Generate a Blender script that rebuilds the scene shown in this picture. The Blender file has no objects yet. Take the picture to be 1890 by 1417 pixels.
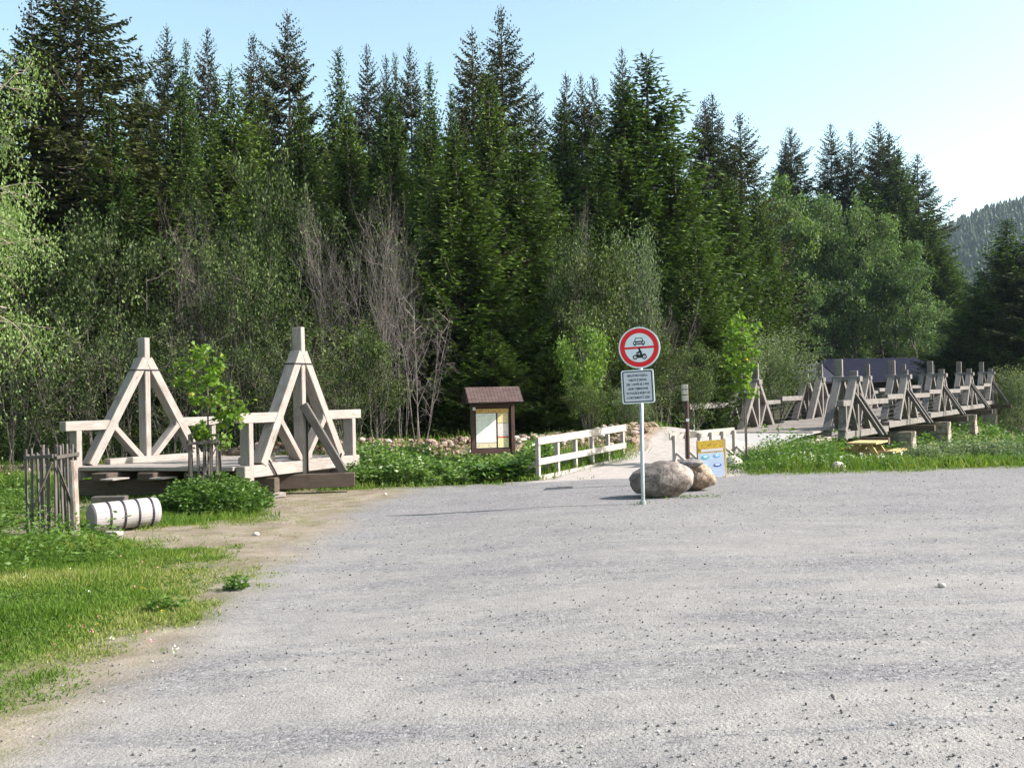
import bpy, math, random
import numpy as np
from mathutils import Vector, Matrix

random.seed(7)
rng = np.random.default_rng(7)
R = math.radians
scene = bpy.context.scene
col = scene.collection

# ------------------------------------------------------------------ camera
EYE = 1.75
FPX, CX, CY = 1850.0, 945.0, 708.5
PITCH, ROLL = 0.82, -1.3
cam_d = bpy.data.cameras.new("camera")
cam = bpy.data.objects.new("camera", cam_d)
col.objects.link(cam)
cam_d.sensor_width = 36.0
cam_d.lens = 36.0 * FPX / 1890.0
cam_d.clip_start = 0.05
cam_d.clip_end = 5000
CAM_R = Matrix.Rotation(R(90 + PITCH), 3, 'X') @ Matrix.Rotation(R(ROLL), 3, 'Z')
cam.matrix_world = Matrix.Translation((0, 0, EYE)) @ CAM_R.to_4x4()
scene.camera = cam

# ------------------------------------------------------------------ sky and sun
SUN_AZ, SUN_EL = 94.0, 36.0
world = bpy.data.worlds.new("World")
scene.world = world
world.use_nodes = True
wn = world.node_tree
wn.nodes.clear()
sky = wn.nodes.new("ShaderNodeTexSky")
sky.sky_type = 'NISHITA'
sky.sun_disc = False
sky.sun_elevation = R(SUN_EL)
sky.sun_rotation = R(SUN_AZ)
sky.altitude = 700
sky.air_density = 1.0
sky.dust_density = 2.5
sky.ozone_density = 0.4
bg = wn.nodes.new("ShaderNodeBackground")
bg.inputs['Strength'].default_value = 0.13
wo = wn.nodes.new("ShaderNodeOutputWorld")
wb = wn.nodes.new("ShaderNodeMix"); wb.data_type = 'RGBA'; wb.blend_type = 'MULTIPLY'; wb.inputs[0].default_value = 1; wb.inputs[7].default_value = (1.13, 1.14, .93, 1)
wn.links.new(sky.outputs[0], wb.inputs[6]); wn.links.new(wb.outputs[2], bg.inputs[0])
wn.links.new(bg.outputs[0], wo.inputs[0])

sd = bpy.data.lights.new("sun", 'SUN')
sd.energy = 5.0
sd.angle = R(0.53)
sd.color = (1.0, 0.94, 0.89)
so = bpy.data.objects.new("sun", sd)
col.objects.link(so)
SDIR = Vector((math.sin(R(SUN_AZ)) * math.cos(R(SUN_EL)), math.cos(R(SUN_AZ)) * math.cos(R(SUN_EL)), math.sin(R(SUN_EL))))
so.rotation_euler = SDIR.to_track_quat('Z', 'Y').to_euler()
so.location = SDIR * 60

scene.view_settings.view_transform = 'Standard'
scene.view_settings.look = 'None'
scene.view_settings.gamma = 1
scene.view_settings.exposure = 1.3
scene.cycles.use_adaptive_sampling = True
scene.cycles.adaptive_threshold = 0.02
scene.cycles.max_bounces = 4
scene.cycles.diffuse_bounces = 2
scene.cycles.glossy_bounces = 2
scene.cycles.transmission_bounces = 2
scene.cycles.transparent_max_bounces = 4
scene.cycles.volume_bounces = 1
scene.cycles.caustics_reflective = False
scene.cycles.caustics_refractive = False

# ------------------------------------------------------------------ helpers
def smooth(a, b, x):
    t = np.clip((np.asarray(x, float) - a) / (b - a), 0, 1)
    return t * t * (3 - 2 * t)

_perm = rng.permutation(512)
_gr = rng.random(512)
def vnoise(x, y):
    """cheap value noise, numpy"""
    x = np.asarray(x, float); y = np.asarray(y, float)
    xi = np.floor(x).astype(int); yi = np.floor(y).astype(int)
    fx = x - xi; fy = y - yi
    fx = fx * fx * (3 - 2 * fx); fy = fy * fy * (3 - 2 * fy)
    def h(a, b): return _gr[(_perm[(a % 512)] + b * 57) % 512]
    return (h(xi, yi) * (1 - fx) + h(xi + 1, yi) * fx) * (1 - fy) + (h(xi, yi + 1) * (1 - fx) + h(xi + 1, yi + 1) * fx) * fy

def ground(x, y):
    """height of the terrain"""
    x = np.asarray(x, float); y = np.asarray(y, float)
    z = -0.14 * (1 - smooth(-2.5, 2.2, x)) * np.ones_like(y)
    z = z + 0.03 * (vnoise(x * .5 + 9, y * .5) - .5) * smooth(2, 6, y) + .012 * (vnoise(x * 1.9, y * 1.9 + 4) - .5)
    # meadow on the right falls towards the river
    z = z - 0.45 * smooth(22, 28, y) * smooth(8.2, 10.5, x - (y - 27) * .62)
    z = z - 1.05 * (.55 * smooth(28, 33, y) * smooth(10.5, 14, x - (y - 36) * .651) + .45 * smooth(33.2, 37.5, y + (x - 11) * .3) * smooth(6.0, 8.6, x - (y - 36) * .651) + .25 * smooth(34, 39, y) * smooth(6, 9, x - (y - 36) * .651))
    # raised stony bank of the river, left and middle
    yc = 29.5 + 0.02 * x
    berm = np.exp(-((y - yc) / 2.1) ** 2) * (1 - smooth(4.5, 8.0, x))
    z = z + 0.62 * berm * (0.85 + .3 * vnoise(x * .7, y * .7)) * (1 - .85 * smooth(-2, 1.5, -x - 9))
    # path ramp up to the bridge
    dr = np.abs((x - 1.9) * .85 - (y - 23.6) * .53)
    z = z + 0.14 * smooth(21.8, 27, y) * (1 - smooth(2.0, 2.9, dr)) * smooth(-1, 1.5, x) * (1 - smooth(31, 36, y))
    # forest floor rising slowly
    z = z + 0.035 * np.clip(y - 34, 0, 120) * (1 - smooth(4, 14, x - (y - 34) * .65))
    z = z + 0.03 * np.clip(y - 72, 0, 200)
    return z

def gz(x, y): return float(ground(x, y))

def ray(px, py):
    return CAM_R @ Vector(((px - CX) / FPX, -(py - CY) / FPX, -1.0))
def at(px, py, Y):
    d = ray(px, py)
    return Vector((0, 0, EYE)) + d * (Y / d.y)
def gp(px, py):
    """point on the ground seen at a pixel"""
    d = ray(px, py); Y = 10.0
    for _ in range(30):
        p = at(px, py, Y); g = gz(p.x, p.y)
        if d.z >= -1e-4: break
        Y = Y * 0.5 + 0.5 * ((g - EYE) / d.z * d.y)
    return at(px, py, Y)
def zat(px, py, Y): return at(px, py, Y).z

def tag(o, label=None, cat=None, group=None, kind=None):
    if label: o["label"] = label
    if cat: o["category"] = cat
    if group: o["group"] = group
    if kind: o["kind"] = kind
    return o
def empty(name, loc, rz=0, label=None, cat=None, group=None):
    o = bpy.data.objects.new(name, None)
    col.objects.link(o)
    o.location = loc
    o.rotation_euler = (0, 0, rz)
    o.empty_display_size = .2
    return tag(o, label, cat, group)

def np_mesh(name, V, F, mat=None, uv=None, attrs=None, smoothed=False):
    """V (n,3), F (m,k) ndarray or list of faces"""
    me = bpy.data.meshes.new(name)
    V = np.asarray(V, np.float32)
    if isinstance(F, np.ndarray):
        m, k = F.shape
        me.vertices.add(len(V)); me.vertices.foreach_set("co", V.ravel())
        me.loops.add(m * k); me.loops.foreach_set("vertex_index", F.ravel().astype(np.int32))
        me.polygons.add(m); me.polygons.foreach_set("loop_start", np.arange(0, m * k, k, dtype=np.int32))
        me.polygons.foreach_set("loop_total", np.full(m, k, np.int32))
    else:
        me.from_pydata([tuple(v) for v in V], [], F)
    if uv is not None:
        l = me.uv_layers.new(name="UVMap")
        l.data.foreach_set("uv", np.asarray(uv, np.float32).ravel())
    for an, av in (attrs or {}).items():
        a = me.attributes.new(an, 'FLOAT', 'POINT')
        a.data.foreach_set("value", np.asarray(av, np.float32))
    me.polygons.foreach_set("use_smooth", np.full(len(me.polygons), smoothed))
    me.update(calc_edges=True)
    me.validate()
    if mat: me.materials.append(mat)
    return me
def link(name, me, parent=None, loc=None):
    o = bpy.data.objects.new(name, me)
    col.objects.link(o)
    if parent is not None: o.parent = parent
    if loc is not None: o.location = loc
    return o

class MB:
    """collects boxes, beams, tubes and outlines into one mesh with grain-aligned UVs"""
    def __init__(s): s.v = []; s.f = []; s.uv = []
    def _add(s, vs, fs, uvs):
        n = len(s.v); s.v += [tuple(v) for v in vs]
        for f, u in zip(fs, uvs):
            s.f.append([i + n for i in f]); s.uv += u
    def frame_box(s, c, ax, ay, az, lx, ly, lz, taper=1.0):
        """box centred at c; ax is the grain axis"""
        o = random.random() * 20; q = random.random() * 20
        vs = []
        for i in (-1, 1):
            t = taper if i == 1 else 1.0
            for j in (-1, 1):
                for k in (-1, 1):
                    vs.append(Vector(c) + ax * (i * lx / 2) + ay * (j * ly / 2 * t) + az * (k * lz / 2 * t))
        fs = [[0, 1, 3, 2], [4, 6, 7, 5], [0, 4, 5, 1], [2, 3, 7, 6], [0, 2, 6, 4], [1, 5, 7, 3]]
        def U(a, b): return (o + a, q + b)
        e = [[U(0, 0), U(.02, lz), U(.02 + ly * .2, lz), U(ly * .2, 0)], [U(0, 0), U(ly * .2, 0), U(ly * .2, lz), U(0, lz)]]
        sd_ = [[U(0, 0), U(lx, 0), U(lx, lz), U(0, lz)], [U(0, .4), U(0, .4 + lz), U(lx, .4 + lz), U(lx, .4)],
               [U(0, .8), U(0, .8 + ly), U(lx, .8 + ly), U(lx, .8)], [U(0, 1.2), U(lx, 1.2), U(lx, 1.2 + ly), U(0, 1.2 + ly)]]
        s._add(vs, fs, e + sd_)
    def box(s, c, size, rz=0.0):
        ax = Vector((math.cos(rz), math.sin(rz), 0)); ay = Vector((-math.sin(rz), math.cos(rz), 0)); az = Vector((0, 0, 1))
        L = list(size)
        if L[2] > L[0] and L[2] > L[1]: s.frame_box(c, az, ax, ay, L[2], L[0], L[1])
        elif L[1] > L[0]: s.frame_box(c, ay, az, ax, L[1], L[2], L[0])
        else: s.frame_box(c, ax, ay, az, L[0], L[1], L[2])
    def beam(s, p0, p1, w, h, side, taper=1.0):
        """w = size along 'side', h = size perpendicular to both"""
        p0 = Vector(p0); p1 = Vector(p1); a = (p1 - p0); L = a.length; a.normalize()
        sd_ = Vector(side); sd_ = (sd_ - a * sd_.dot(a)).normalized(); up = a.cross(sd_)
        s.frame_box((p0 + p1) / 2, a, sd_, up, L, w, h, taper)
    def tube(s, pts, rad, n=8, caps=True):
        pts = [Vector(p) for p in pts]
        if not hasattr(rad, '__len__'): rad = [rad] * len(pts)
        o = random.random() * 10; b = len(s.v); L = 0; ls = []
        for i, p in enumerate(pts):
            if i: L += (p - pts[i - 1]).length
            ls.append(L)
            d = (pts[min(i + 1, len(pts) - 1)] - pts[max(i - 1, 0)]).normalized()
            r0 = Vector((0, 0, 1)) if abs(d.z) < .9 else Vector((1, 0, 0))
            e1 = d.cross(r0).normalized(); e2 = d.cross(e1)
            for k in range(n):
                a = 2 * math.pi * k / n
                s.v.append(tuple(p + (e1 * math.cos(a) + e2 * math.sin(a)) * rad[i]))
        for i in range(len(pts) - 1):
            for k in range(n):
                k2 = (k + 1) % n
                s.f.append([b + i * n + k, b + i * n + k2, b + (i + 1) * n + k2, b + (i + 1) * n + k])
                c = 6.28 * rad[0] / n
                s.uv += [(o + ls[i], k * c), (o + ls[i], (k + 1) * c), (o + ls[i + 1], (k + 1) * c), (o + ls[i + 1], k * c)]
        if caps:
            for ring in (list(range(n))[::-1], [(len(pts) - 1) * n + k for k in range(n)]):
                s.f.append([b + i for i in ring]); s.uv += [(o + .1 * math.cos(6.28 * i / n), .1 * math.sin(6.28 * i / n)) for i in range(n)]
    def slab(s, outline, axis_o, ex, ey, ez, t):
        """2-D outline (list of (a,b)) laid at axis_o along ex/ey and given thickness t along ez"""
        O = Vector(axis_o); n = len(outline); b = len(s.v)
        for k in (0, 1):
            for (a, c) in outline: s.v.append(tuple(O + ex * a + ey * c + ez * (t * k)))
        s.f.append([b + i for i in range(n)][::-1]); s.uv += [outline[i] for i in range(n)][::-1]
        s.f.append([b + n + i for i in range(n)]); s.uv += list(outline)
        for i in range(n):
            j = (i + 1) % n
            s.f.append([b + i, b + j, b + n + j, b + n + i]); s.uv += [(0, 0), (.1, 0), (.1, .02), (0, .02)]
    def build(s, name, mat, parent=None, bevel=0.0, smoothed=False):
        V = np.array(s.v)
        p = parent
        while p is not None: V = V - np.array(p.location); p = p.parent
        me = np_mesh(name, V, s.f, mat, smoothed=smoothed)
        if len(s.uv) == len(me.loops):
            l = me.uv_layers.new(name="UVMap")
            l.data.foreach_set("uv", np.asarray(s.uv, np.float32).ravel())
        o = link(name, me, parent)
        if parent is not None:
            o.matrix_parent_inverse = Matrix.Identity(4)
        if bevel:
            m = o.modifiers.new("edge", 'BEVEL'); m.width = bevel; m.segments = 1; m.limit_method = 'ANGLE'
        return o

# ------------------------------------------------------------------ materials
def new_mat(name):
    m = bpy.data.materials.new(name); m.use_nodes = True
    nt = m.node_tree; nt.nodes.clear()
    out = nt.nodes.new("ShaderNodeOutputMaterial")
    return m, nt, out
def N(nt, t, **kw):
    n = nt.nodes.new(t)
    for k, v in kw.items():
        if k.startswith('_'): setattr(n, k[1:], v)
        else: n.inputs[k.replace('__', ' ')].default_value = v
    return n
def ramp(nt, fac, stops):
    r = nt.nodes.new("ShaderNodeValToRGB")
    while len(r.color_ramp.elements) > 1: r.color_ramp.elements.remove(r.color_ramp.elements[-1])
    r.color_ramp.elements[0].position = stops[0][0]; r.color_ramp.elements[0].color = (*stops[0][1], 1)
    for p, c in stops[1:]:
        e = r.color_ramp.elements.new(p); e.color = (*c, 1)
    nt.links.new(fac, r.inputs[0]); return r.outputs[0]
def mixc(nt, fac, a, b, mode='MIX'):
    m = nt.nodes.new("ShaderNodeMix"); m.data_type = 'RGBA'; m.blend_type = mode
    for i, v in ((0, fac), (6, a), (7, b)):
        if hasattr(v, 'links'): nt.links.new(v, m.inputs[i])
        else: m.inputs[i].default_value = v if i == 0 else (*v, 1)
    return m.outputs[2]
def noise(nt, vec, scale, detail=4, rough=.6, dist=0.0):
    n = N(nt, "ShaderNodeTexNoise", Scale=scale, Detail=detail, Roughness=rough, Distortion=dist)
    nt.links.new(vec, n.inputs['Vector']); return n.outputs[0]
def mapping(nt, vec, scale, loc=(0, 0, 0)):
    m = nt.nodes.new("ShaderNodeMapping"); m.inputs['Scale'].default_value = scale; m.inputs['Location'].default_value = loc
    nt.links.new(vec, m.inputs['Vector']); return m.outputs[0]
def math_(nt, op, a, b=0.0):
    m = nt.nodes.new("ShaderNodeMath"); m.operation = op
    for i, v in ((0, a), (1, b)):
        if hasattr(v, 'links'): nt.links.new(v, m.inputs[i])
        else: m.inputs[i].default_value = v
    return m.outputs[0]
def bump(nt, h, strength=.4, dist=.01):
    b = N(nt, "ShaderNodeBump", Strength=strength, Distance=dist); nt.links.new(h, b.inputs['Height']); return b.outputs[0]
def surf(nt, out, colr, rough=.8, normal=None, metal=0.0, spec=.3):
    p = N(nt, "ShaderNodeBsdfPrincipled", Roughness=rough, Metallic=metal)
    p.inputs['Specular IOR Level'].default_value = spec
    if hasattr(colr, 'links'): nt.links.new(colr, p.inputs['Base Color'])
    else: p.inputs['Base Color'].default_value = (*colr, 1)
    if normal is not None: nt.links.new(normal, p.inputs['Normal'])
    nt.links.new(p.outputs[0], out.inputs[0]); return p

def wood_mat(name, dark, mid, light, rough=.85):
    m, nt, out = new_mat(name)
    uv = N(nt, "ShaderNodeUVMap").outputs[0]
    g1 = noise(nt, mapping(nt, uv, (1.3, 26, 1)), 1.6, 5, .65, .4)
    g2 = noise(nt, mapping(nt, uv, (.8, 3, 1)), 1.7, 3, .6)
    g3 = noise(nt, mapping(nt, uv, (3, 90, 1)), 1.5, 3, .7)
    tc = N(nt, "ShaderNodeTexCoord").outputs['Object']
    st = noise(nt, tc, 2.3, 4, .6)
    base = ramp(nt, g1, [(.28, dark), (.48, mid), (.72, light)])
    base = mixc(nt, math_(nt, 'MULTIPLY', g2, .55), base, tuple(c * .86 for c in mid))
    stn = ramp(nt, st, [(.52, (1, 1, 1)), (.74, (.62, .6, .58))])
    base = mixc(nt, .8, base, stn, 'MULTIPLY')
    crack = ramp(nt, g3, [(.30, (.35, .33, .3)), (.40, (1, 1, 1))])
    base = mixc(nt, .7, base, crack, 'MULTIPLY')
    kn = N(nt, "ShaderNodeTexVoronoi", Scale=1.0, Randomness=1.0)
    nt.links.new(mapping(nt, uv, (1.6, 7, 1)), kn.inputs['Vector'])
    kc = ramp(nt, kn.outputs['Distance'], [(.05, (.42, .33, .25)), (.10, (1, 1, 1))])
    base = mixc(nt, .75, base, kc, 'MULTIPLY')
    surf(nt, out, base, rough, bump(nt, g1, .5, .006), spec=.2)
    return m

M = {}
M['timber'] = wood_mat("weathered_timber", (.145, .12, .107), (.27, .238, .22), (.385, .35, .33))
M['new_timber'] = wood_mat("pale_timber", (.23, .195, .175), (.35, .31, .285), (.44, .40, .37))
M['bridge_timber'] = wood_mat("bridge_timber", (.07, .062, .058), (.165, .150, .142), (.27, .25, .238))  # timber darkened for the bridge frames, shade put into the colour; deck stays paler
M['dark_timber'] = wood_mat("dark_timber", (.045, .032, .026), (.08, .06, .048), (.13, .10, .085))
M['old_timber'] = wood_mat("grey_timber", (.045, .04, .036), (.09, .08, .074), (.16, .145, .135))
M['yellow_timber'] = wood_mat("yellow_timber", (.32, .20, .08), (.46, .31, .14), (.55, .40, .21))
M['brown_paint'] = wood_mat("brown_paint", (.045, .026, .022), (.075, .042, .034), (.11, .065, .052), .7)

def plain(name, c, rough=.7, metal=0.0, var=.12, scale=9, spec=.3, bmp=0.0):
    m, nt, out = new_mat(name)
    tc = N(nt, "ShaderNodeTexCoord").outputs['Object']
    n = noise(nt, tc, scale, 5, .65)
    cc = ramp(nt, n, [(.3, tuple(v * (1 - var) for v in c)), (.7, tuple(min(1, v * (1 + var)) for v in c))])
    surf(nt, out, cc, rough, bump(nt, n, bmp, .01) if bmp else None, metal, spec)
    return m
M['black_metal'] = plain("black_metal", (.012, .012, .016), .5, .3)
M['steel'] = plain("galvanised_steel", (.34, .37, .39), .42, .7, .12)
M['sign_white'] = plain("sign_white", (.62, .68, .72), .4, 0, .05)
M['sign_rim'] = plain("sign_rim", (.62, .7, .72), .45, .2, .05)
M['sign_red'] = plain("sign_red", (.62, .012, .02), .4, 0, .06)
M['sign_black'] = plain("sign_black", (.012, .012, .014), .5)
M['roll_white'] = plain("roll_white", (.30, .275, .275), .7, 0, .14, 5)
M['strap'] = plain("strap", (.02, .018, .03), .6)
M['concrete'] = plain("concrete", (.46, .42, .39), .9, 0, .3, 4, bmp=.5)

def rock_mat(name, a, b, c, sc=3.0):
    m, nt, out = new_mat(name)
    tc = N(nt, "ShaderNodeTexCoord").outputs['Object']
    oi = N(nt, "ShaderNodeObjectInfo").outputs['Random']
    n1 = noise(nt, tc, sc, 8, .7, .3); n2 = noise(nt, tc, sc * 9, 5, .75)
    base = ramp(nt, n1, [(.33, a), (.5, b), (.68, c)])
    sp = ramp(nt, n2, [(.35, (.42, .42, .42)), (.5, (1, 1, 1)), (.66, (1.45, 1.42, 1.4))])
    base = mixc(nt, .8, base, sp, 'MULTIPLY')
    crk = N(nt, 'ShaderNodeTexVoronoi', Scale=sc * .8, _feature='DISTANCE_TO_EDGE'); nt.links.new(mixc(nt, .25, tc, N(nt, 'ShaderNodeTexNoise', Scale=3.0).outputs[1]), crk.inputs['Vector'])
    base = mixc(nt, .55, base, ramp(nt, crk.outputs['Distance'], [(0, (.35, .32, .3)), (.022, (1, 1, 1))]), 'MULTIPLY')
    h = math_(nt, 'ADD', n1, math_(nt, 'MULTIPLY', n2, .4))
    surf(nt, out, base, .9, bump(nt, h, .8, .03), spec=.2)
    return m
M['granite'] = rock_mat("granite", (.085, .068, .060), (.17, .143, .128), (.33, .29, .265), 2.6)
M['tan_rock'] = rock_mat("tan_rock", (.15, .10, .075), (.28, .21, .155), (.42, .34, .27), 3)
M['dark_rock'] = rock_mat("dark_rock", (.07, .065, .07), (.15, .14, .14), (.26, .24, .23), 4)
M['pale_rock'] = rock_mat("pale_rock", (.38, .32, .27), (.55, .48, .42), (.7, .64, .58), 4)

def stone_mat(name, stops, attr="rnd"):
    m, nt, out = new_mat(name)
    at_ = N(nt, "ShaderNodeAttribute", _attribute_name=attr).outputs['Fac']
    tc = N(nt, "ShaderNodeTexCoord").outputs['Object']
    n = noise(nt, tc, 30, 3, .6)
    base = ramp(nt, at_, stops)
    base = mixc(nt, .5, base, ramp(nt, n, [(.3, (.6, .6, .6)), (.7, (1.2, 1.2, 1.2))]), 'MULTIPLY')
    surf(nt, out, base, .9, spec=.2); return m
M['rubble'] = stone_mat("rubble", [(0, (.10, .06, .045)), (.35, (.20, .13, .10)), (.7, (.32, .235, .195)), (1, (.46, .39, .36))])
M['pebble'] = stone_mat("pebble", [(0, (.05, .05, .06)), (.18, (.12, .116, .122)), (.7, (.21, .20, .20)), (.93, (.32, .31, .30)), (1, (.5, .49, .48))])

def leaf_mat(name, stops, tipc=None, trans=.35, objvar=.25, rough=.55, hue=.0):
    m, nt, out = new_mat(name)
    a = N(nt, "ShaderNodeAttribute", _attribute_name="rnd").outputs['Fac']
    base = ramp(nt, a, stops)
    if tipc:
        t = N(nt, "ShaderNodeAttribute", _attribute_name="tip").outputs['Fac']
        base = mixc(nt, t, base, tipc)
    oi = N(nt, "ShaderNodeObjectInfo").outputs['Random']
    ov = ramp(nt, oi, [(0, (1 - objvar, 1 - objvar * .8, 1 - objvar * .6)), (.5, (1, 1, 1)), (1, (1 + objvar * 1.2, 1 + objvar * .8, 1))])
    base = mixc(nt, 1.0, base, ov, 'MULTIPLY')
    p = N(nt, "ShaderNodeBsdfPrincipled", Roughness=rough); p.inputs['Specular IOR Level'].default_value = .12 if name[:5] in ('alder', 'aspen', 'spruc', 'old_s', 'grass') else .3
    nt.links.new(base, p.inputs['Base Color'])
    tr = N(nt, "ShaderNodeBsdfTranslucent")
    tcol = mixc(nt, 1.0, base, (1.35, 1.5, .7), 'MULTIPLY')
    nt.links.new(tcol, tr.inputs[0])
    mx = N(nt, "ShaderNodeMixShader"); mx.inputs[0].default_value = trans
    nt.links.new(p.outputs[0], mx.inputs[1]); nt.links.new(tr.outputs[0], mx.inputs[2])
    nt.links.new(mx.outputs[0], out.inputs[0]); return m
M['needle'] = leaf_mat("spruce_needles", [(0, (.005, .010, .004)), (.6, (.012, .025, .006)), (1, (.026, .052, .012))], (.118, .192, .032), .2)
M['needle_old'] = leaf_mat("old_spruce_needles", [(0, (.007, .009, .005)), (.6, (.014, .020, .008)), (1, (.030, .034, .012))], (.07, .088, .022), .15)
M['alder'] = leaf_mat("alder_leaves", [(0, (.012, .022, .006)), (.5, (.035, .056, .015)), (.8, (.10, .14, .04)), (1, (.21, .27, .09))], None, .2)
M['aspen'] = leaf_mat("aspen_leaves", [(0, (.024, .048, .018)), (.5, (.075, .125, .048)), (1, (.18, .255, .105))], None, .3)
M['willow'] = leaf_mat("willow_leaves", [(0, (.07, .105, .05)), (.6, (.12, .165, .08)), (1, (.19, .24, .125))], None, .3)
M['birch'] = leaf_mat("birch_leaves", [(0, (.09, .14, .04)), (.6, (.15, .22, .07)), (1, (.28, .35, .16))], None, .4, .1)
M['sapling_leaf'] = leaf_mat("sapling_leaves", [(0, (.05, .10, .015)), (.6, (.12, .20, .035)), (1, (.24, .33, .07))], None, .4, .1)
M['maple'] = leaf_mat("maple_leaves", [(0, (.06, .12, .015)), (.6, (.12, .21, .025)), (.9, (.24, .30, .04)), (1, (.34, .24, .05))], None, .4, .1)
M['herb'] = leaf_mat("herb_leaves", [(0, (.035, .075, .012)), (.6, (.07, .135, .022)), (1, (.13, .21, .045))], None, .35, .1)
M['strip_leaf'] = leaf_mat("bank_leaves", [(0, (.035, .08, .015)), (.5, (.09, .16, .035)), (1, (.22, .29, .11))], None, .35, .1, .4)
M['grass'] = leaf_mat("grass_blades", [(0, (.045, .09, .012)), (.45, (.09, .16, .022)), (.7, (.16, .20, .045)), (1, (.28, .26, .12))], None, .35, .05)
M['flower'] = leaf_mat("petals", [(0, (.8, .8, .75)), (.6, (.8, .78, .7)), (.61, (.7, .25, .35)), (.85, (.7, .25, .35)), (.86, (.85, .6, .05)), (1, (.85, .6, .05))], None, .2, .0)

def bark_mat(name, a, b, c):
    m, nt, out = new_mat(name)
    tc = N(nt, "ShaderNodeTexCoord").outputs['Object']
    n = noise(nt, mapping(nt, tc, (1, 1, .3)), 14, 5, .7)
    base = ramp(nt, n, [(.3, a), (.5, b), (.7, c)])
    surf(nt, out, base, .9, bump(nt, n, .6, .02), spec=.15); return m
M['bark'] = bark_mat("spruce_bark", (.05, .038, .03), (.10, .08, .065), (.17, .14, .12))
M['grey_bark'] = bark_mat("grey_bark", (.05, .042, .036), (.10, .088, .076), (.19, .17, .15))
M['dead_bark'] = bark_mat("dead_bark", (.06, .05, .047), (.125, .107, .10), (.23, .20, .19))
M['birch_bark'] = bark_mat("birch_bark", (.10, .07, .055), (.26, .21, .18), (.42, .37, .34))

# ------------------------------------------------------------------ ground zones (outlines found on the ground, then kept in metres)
def poly_px(pts): return np.array([[gp(a, b).x, gp(a, b).y] for a, b in pts])
def sdist(P, x, y):
    """signed distance to polygon, negative inside"""
    x = np.asarray(x, float); y = np.asarray(y, float)
    d = np.full(x.shape, 1e9); ins = np.zeros(x.shape, bool); n = len(P)
    for i in range(n):
        a = P[i]; b = P[(i + 1) % n]; e = b - a
        wx = x - a[0]; wy = y - a[1]
        t = np.clip((wx * e[0] + wy * e[1]) / max(1e-9, e @ e), 0, 1)
        d = np.minimum(d, (wx - e[0] * t) ** 2 + (wy - e[1] * t) ** 2)
        if a[1] != b[1]:
            c = ((a[1] > y) != (b[1] > y)) & (x < (b[0] - a[0]) * (y - a[1]) / (b[1] - a[1]) + a[0])
            ins ^= c
    d = np.sqrt(d); return np.where(ins, -d, d)
GRASS_P = np.vstack([poly_px([(0, 1330), (60, 1290), (150, 1265), (215, 1190), (330, 1150), (395, 1085), (440, 1050), (400, 1020), (270, 1005), (160, 995), (20, 1000)]), [[-14, 15], [-14, 3], [-3.0, 3.5], [-3.2, 5.0]]])
GRASS2_P = np.vstack([poly_px([(270, 975), (480, 962), (470, 930), (330, 905), (160, 925), (150, 985)])])
DIRT_P = np.vstack([poly_px([(0, 1417), (70, 1380), (200, 1290), (300, 1210), (400, 1130), (500, 1060), (560, 1000), (640, 950), (760, 905), (700, 893)]), [[-4, 23], [-16, 26], [-16, 3], [-3.2, 3]]])
PATH_P = np.array([[.35, 21.3], [2.9, 25.6], [4.6, 30], [6.6, 35], [9.9, 33.0], [7.5, 28.6], [5.8, 25.3], [5.2, 23.2], [4.6, 21.3]])
LOT_Y = 21.6
def w_grass(x, y):
    wob = (vnoise(x * 1.7, y * 1.7) - .5) * .9 + (vnoise(x * 5, y * 5) - .5) * .35
    g = np.minimum(sdist(GRASS_P, x, y), sdist(GRASS2_P, x, y)) + wob * .5
    back = (LOT_Y + .15 * np.sin(x * .7) - y) + wob * .3 + 1.8 * (1 - smooth(-8, -3.0, x)) * (1 - smooth(-20, -12, x))
    g = np.minimum(g, back)
    g = np.maximum(g, -sdist(PATH_P, x, y) + .0)
    left = -(-8.8 - x) + wob
    g = np.minimum(g, np.maximum(left, 14.2 - y))
    return 1 - smooth(-.95, .50, g + (vnoise(x * 9, y * 9) - .5) * .5 + (vnoise(x * 2.7, y * 2.7) - .5) * .7)
def w_dirt(x, y):
    wob = (vnoise(x * .9 + 3, y * .9) - .5) * 1.3 + (vnoise(x * 4, y * 4 + 7) - .5) * .4
    return 1 - smooth(-.5, .5, sdist(DIRT_P, x, y) + wob * .6)

def axis(dense0, dense1, step, lo, hi, g=1.22):
    a = list(np.arange(dense0, dense1 + 1e-6, step)); s = step; v = dense1
    while v < hi: s *= g; v += s; a.append(v)
    s = step; v = dense0
    while v > lo: s *= g; v -= s; a.insert(0, v)
    return np.array(a)
xs = axis(-13, 17, .125, -900, 1200); ys = axis(2.5, 34, .125, -300, 1500)
GX, GY = np.meshgrid(xs, ys)
GZ = ground(GX, GY)
nx, ny = len(xs), len(ys)
idx = np.arange(nx * ny).reshape(ny, nx)
F = np.stack([idx[:-1, :-1], idx[:-1, 1:], idx[1:, 1:], idx[1:, :-1]], -1).reshape(-1, 4)
wg = w_grass(GX.ravel(), GY.ravel()); wd = w_dirt(GX.ravel(), GY.ravel())
wp = 1 - smooth(-.1, .25, sdist(PATH_P, GX.ravel(), GY.ravel()) + (vnoise(GX.ravel() * 3, GY.ravel() * 3) - .5) * .3)
xx, yy = GX.ravel(), GY.ravel()
wst = np.exp(-((yy - 29) / 2.6) ** 4) * (1 - smooth(5, 8, xx)) * (1 - wp)      # stony river bank
wf = smooth(31.5, 33, yy) * (1 - smooth(2, 6, xx - (yy - 31) * .62))                # forest litter

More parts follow.
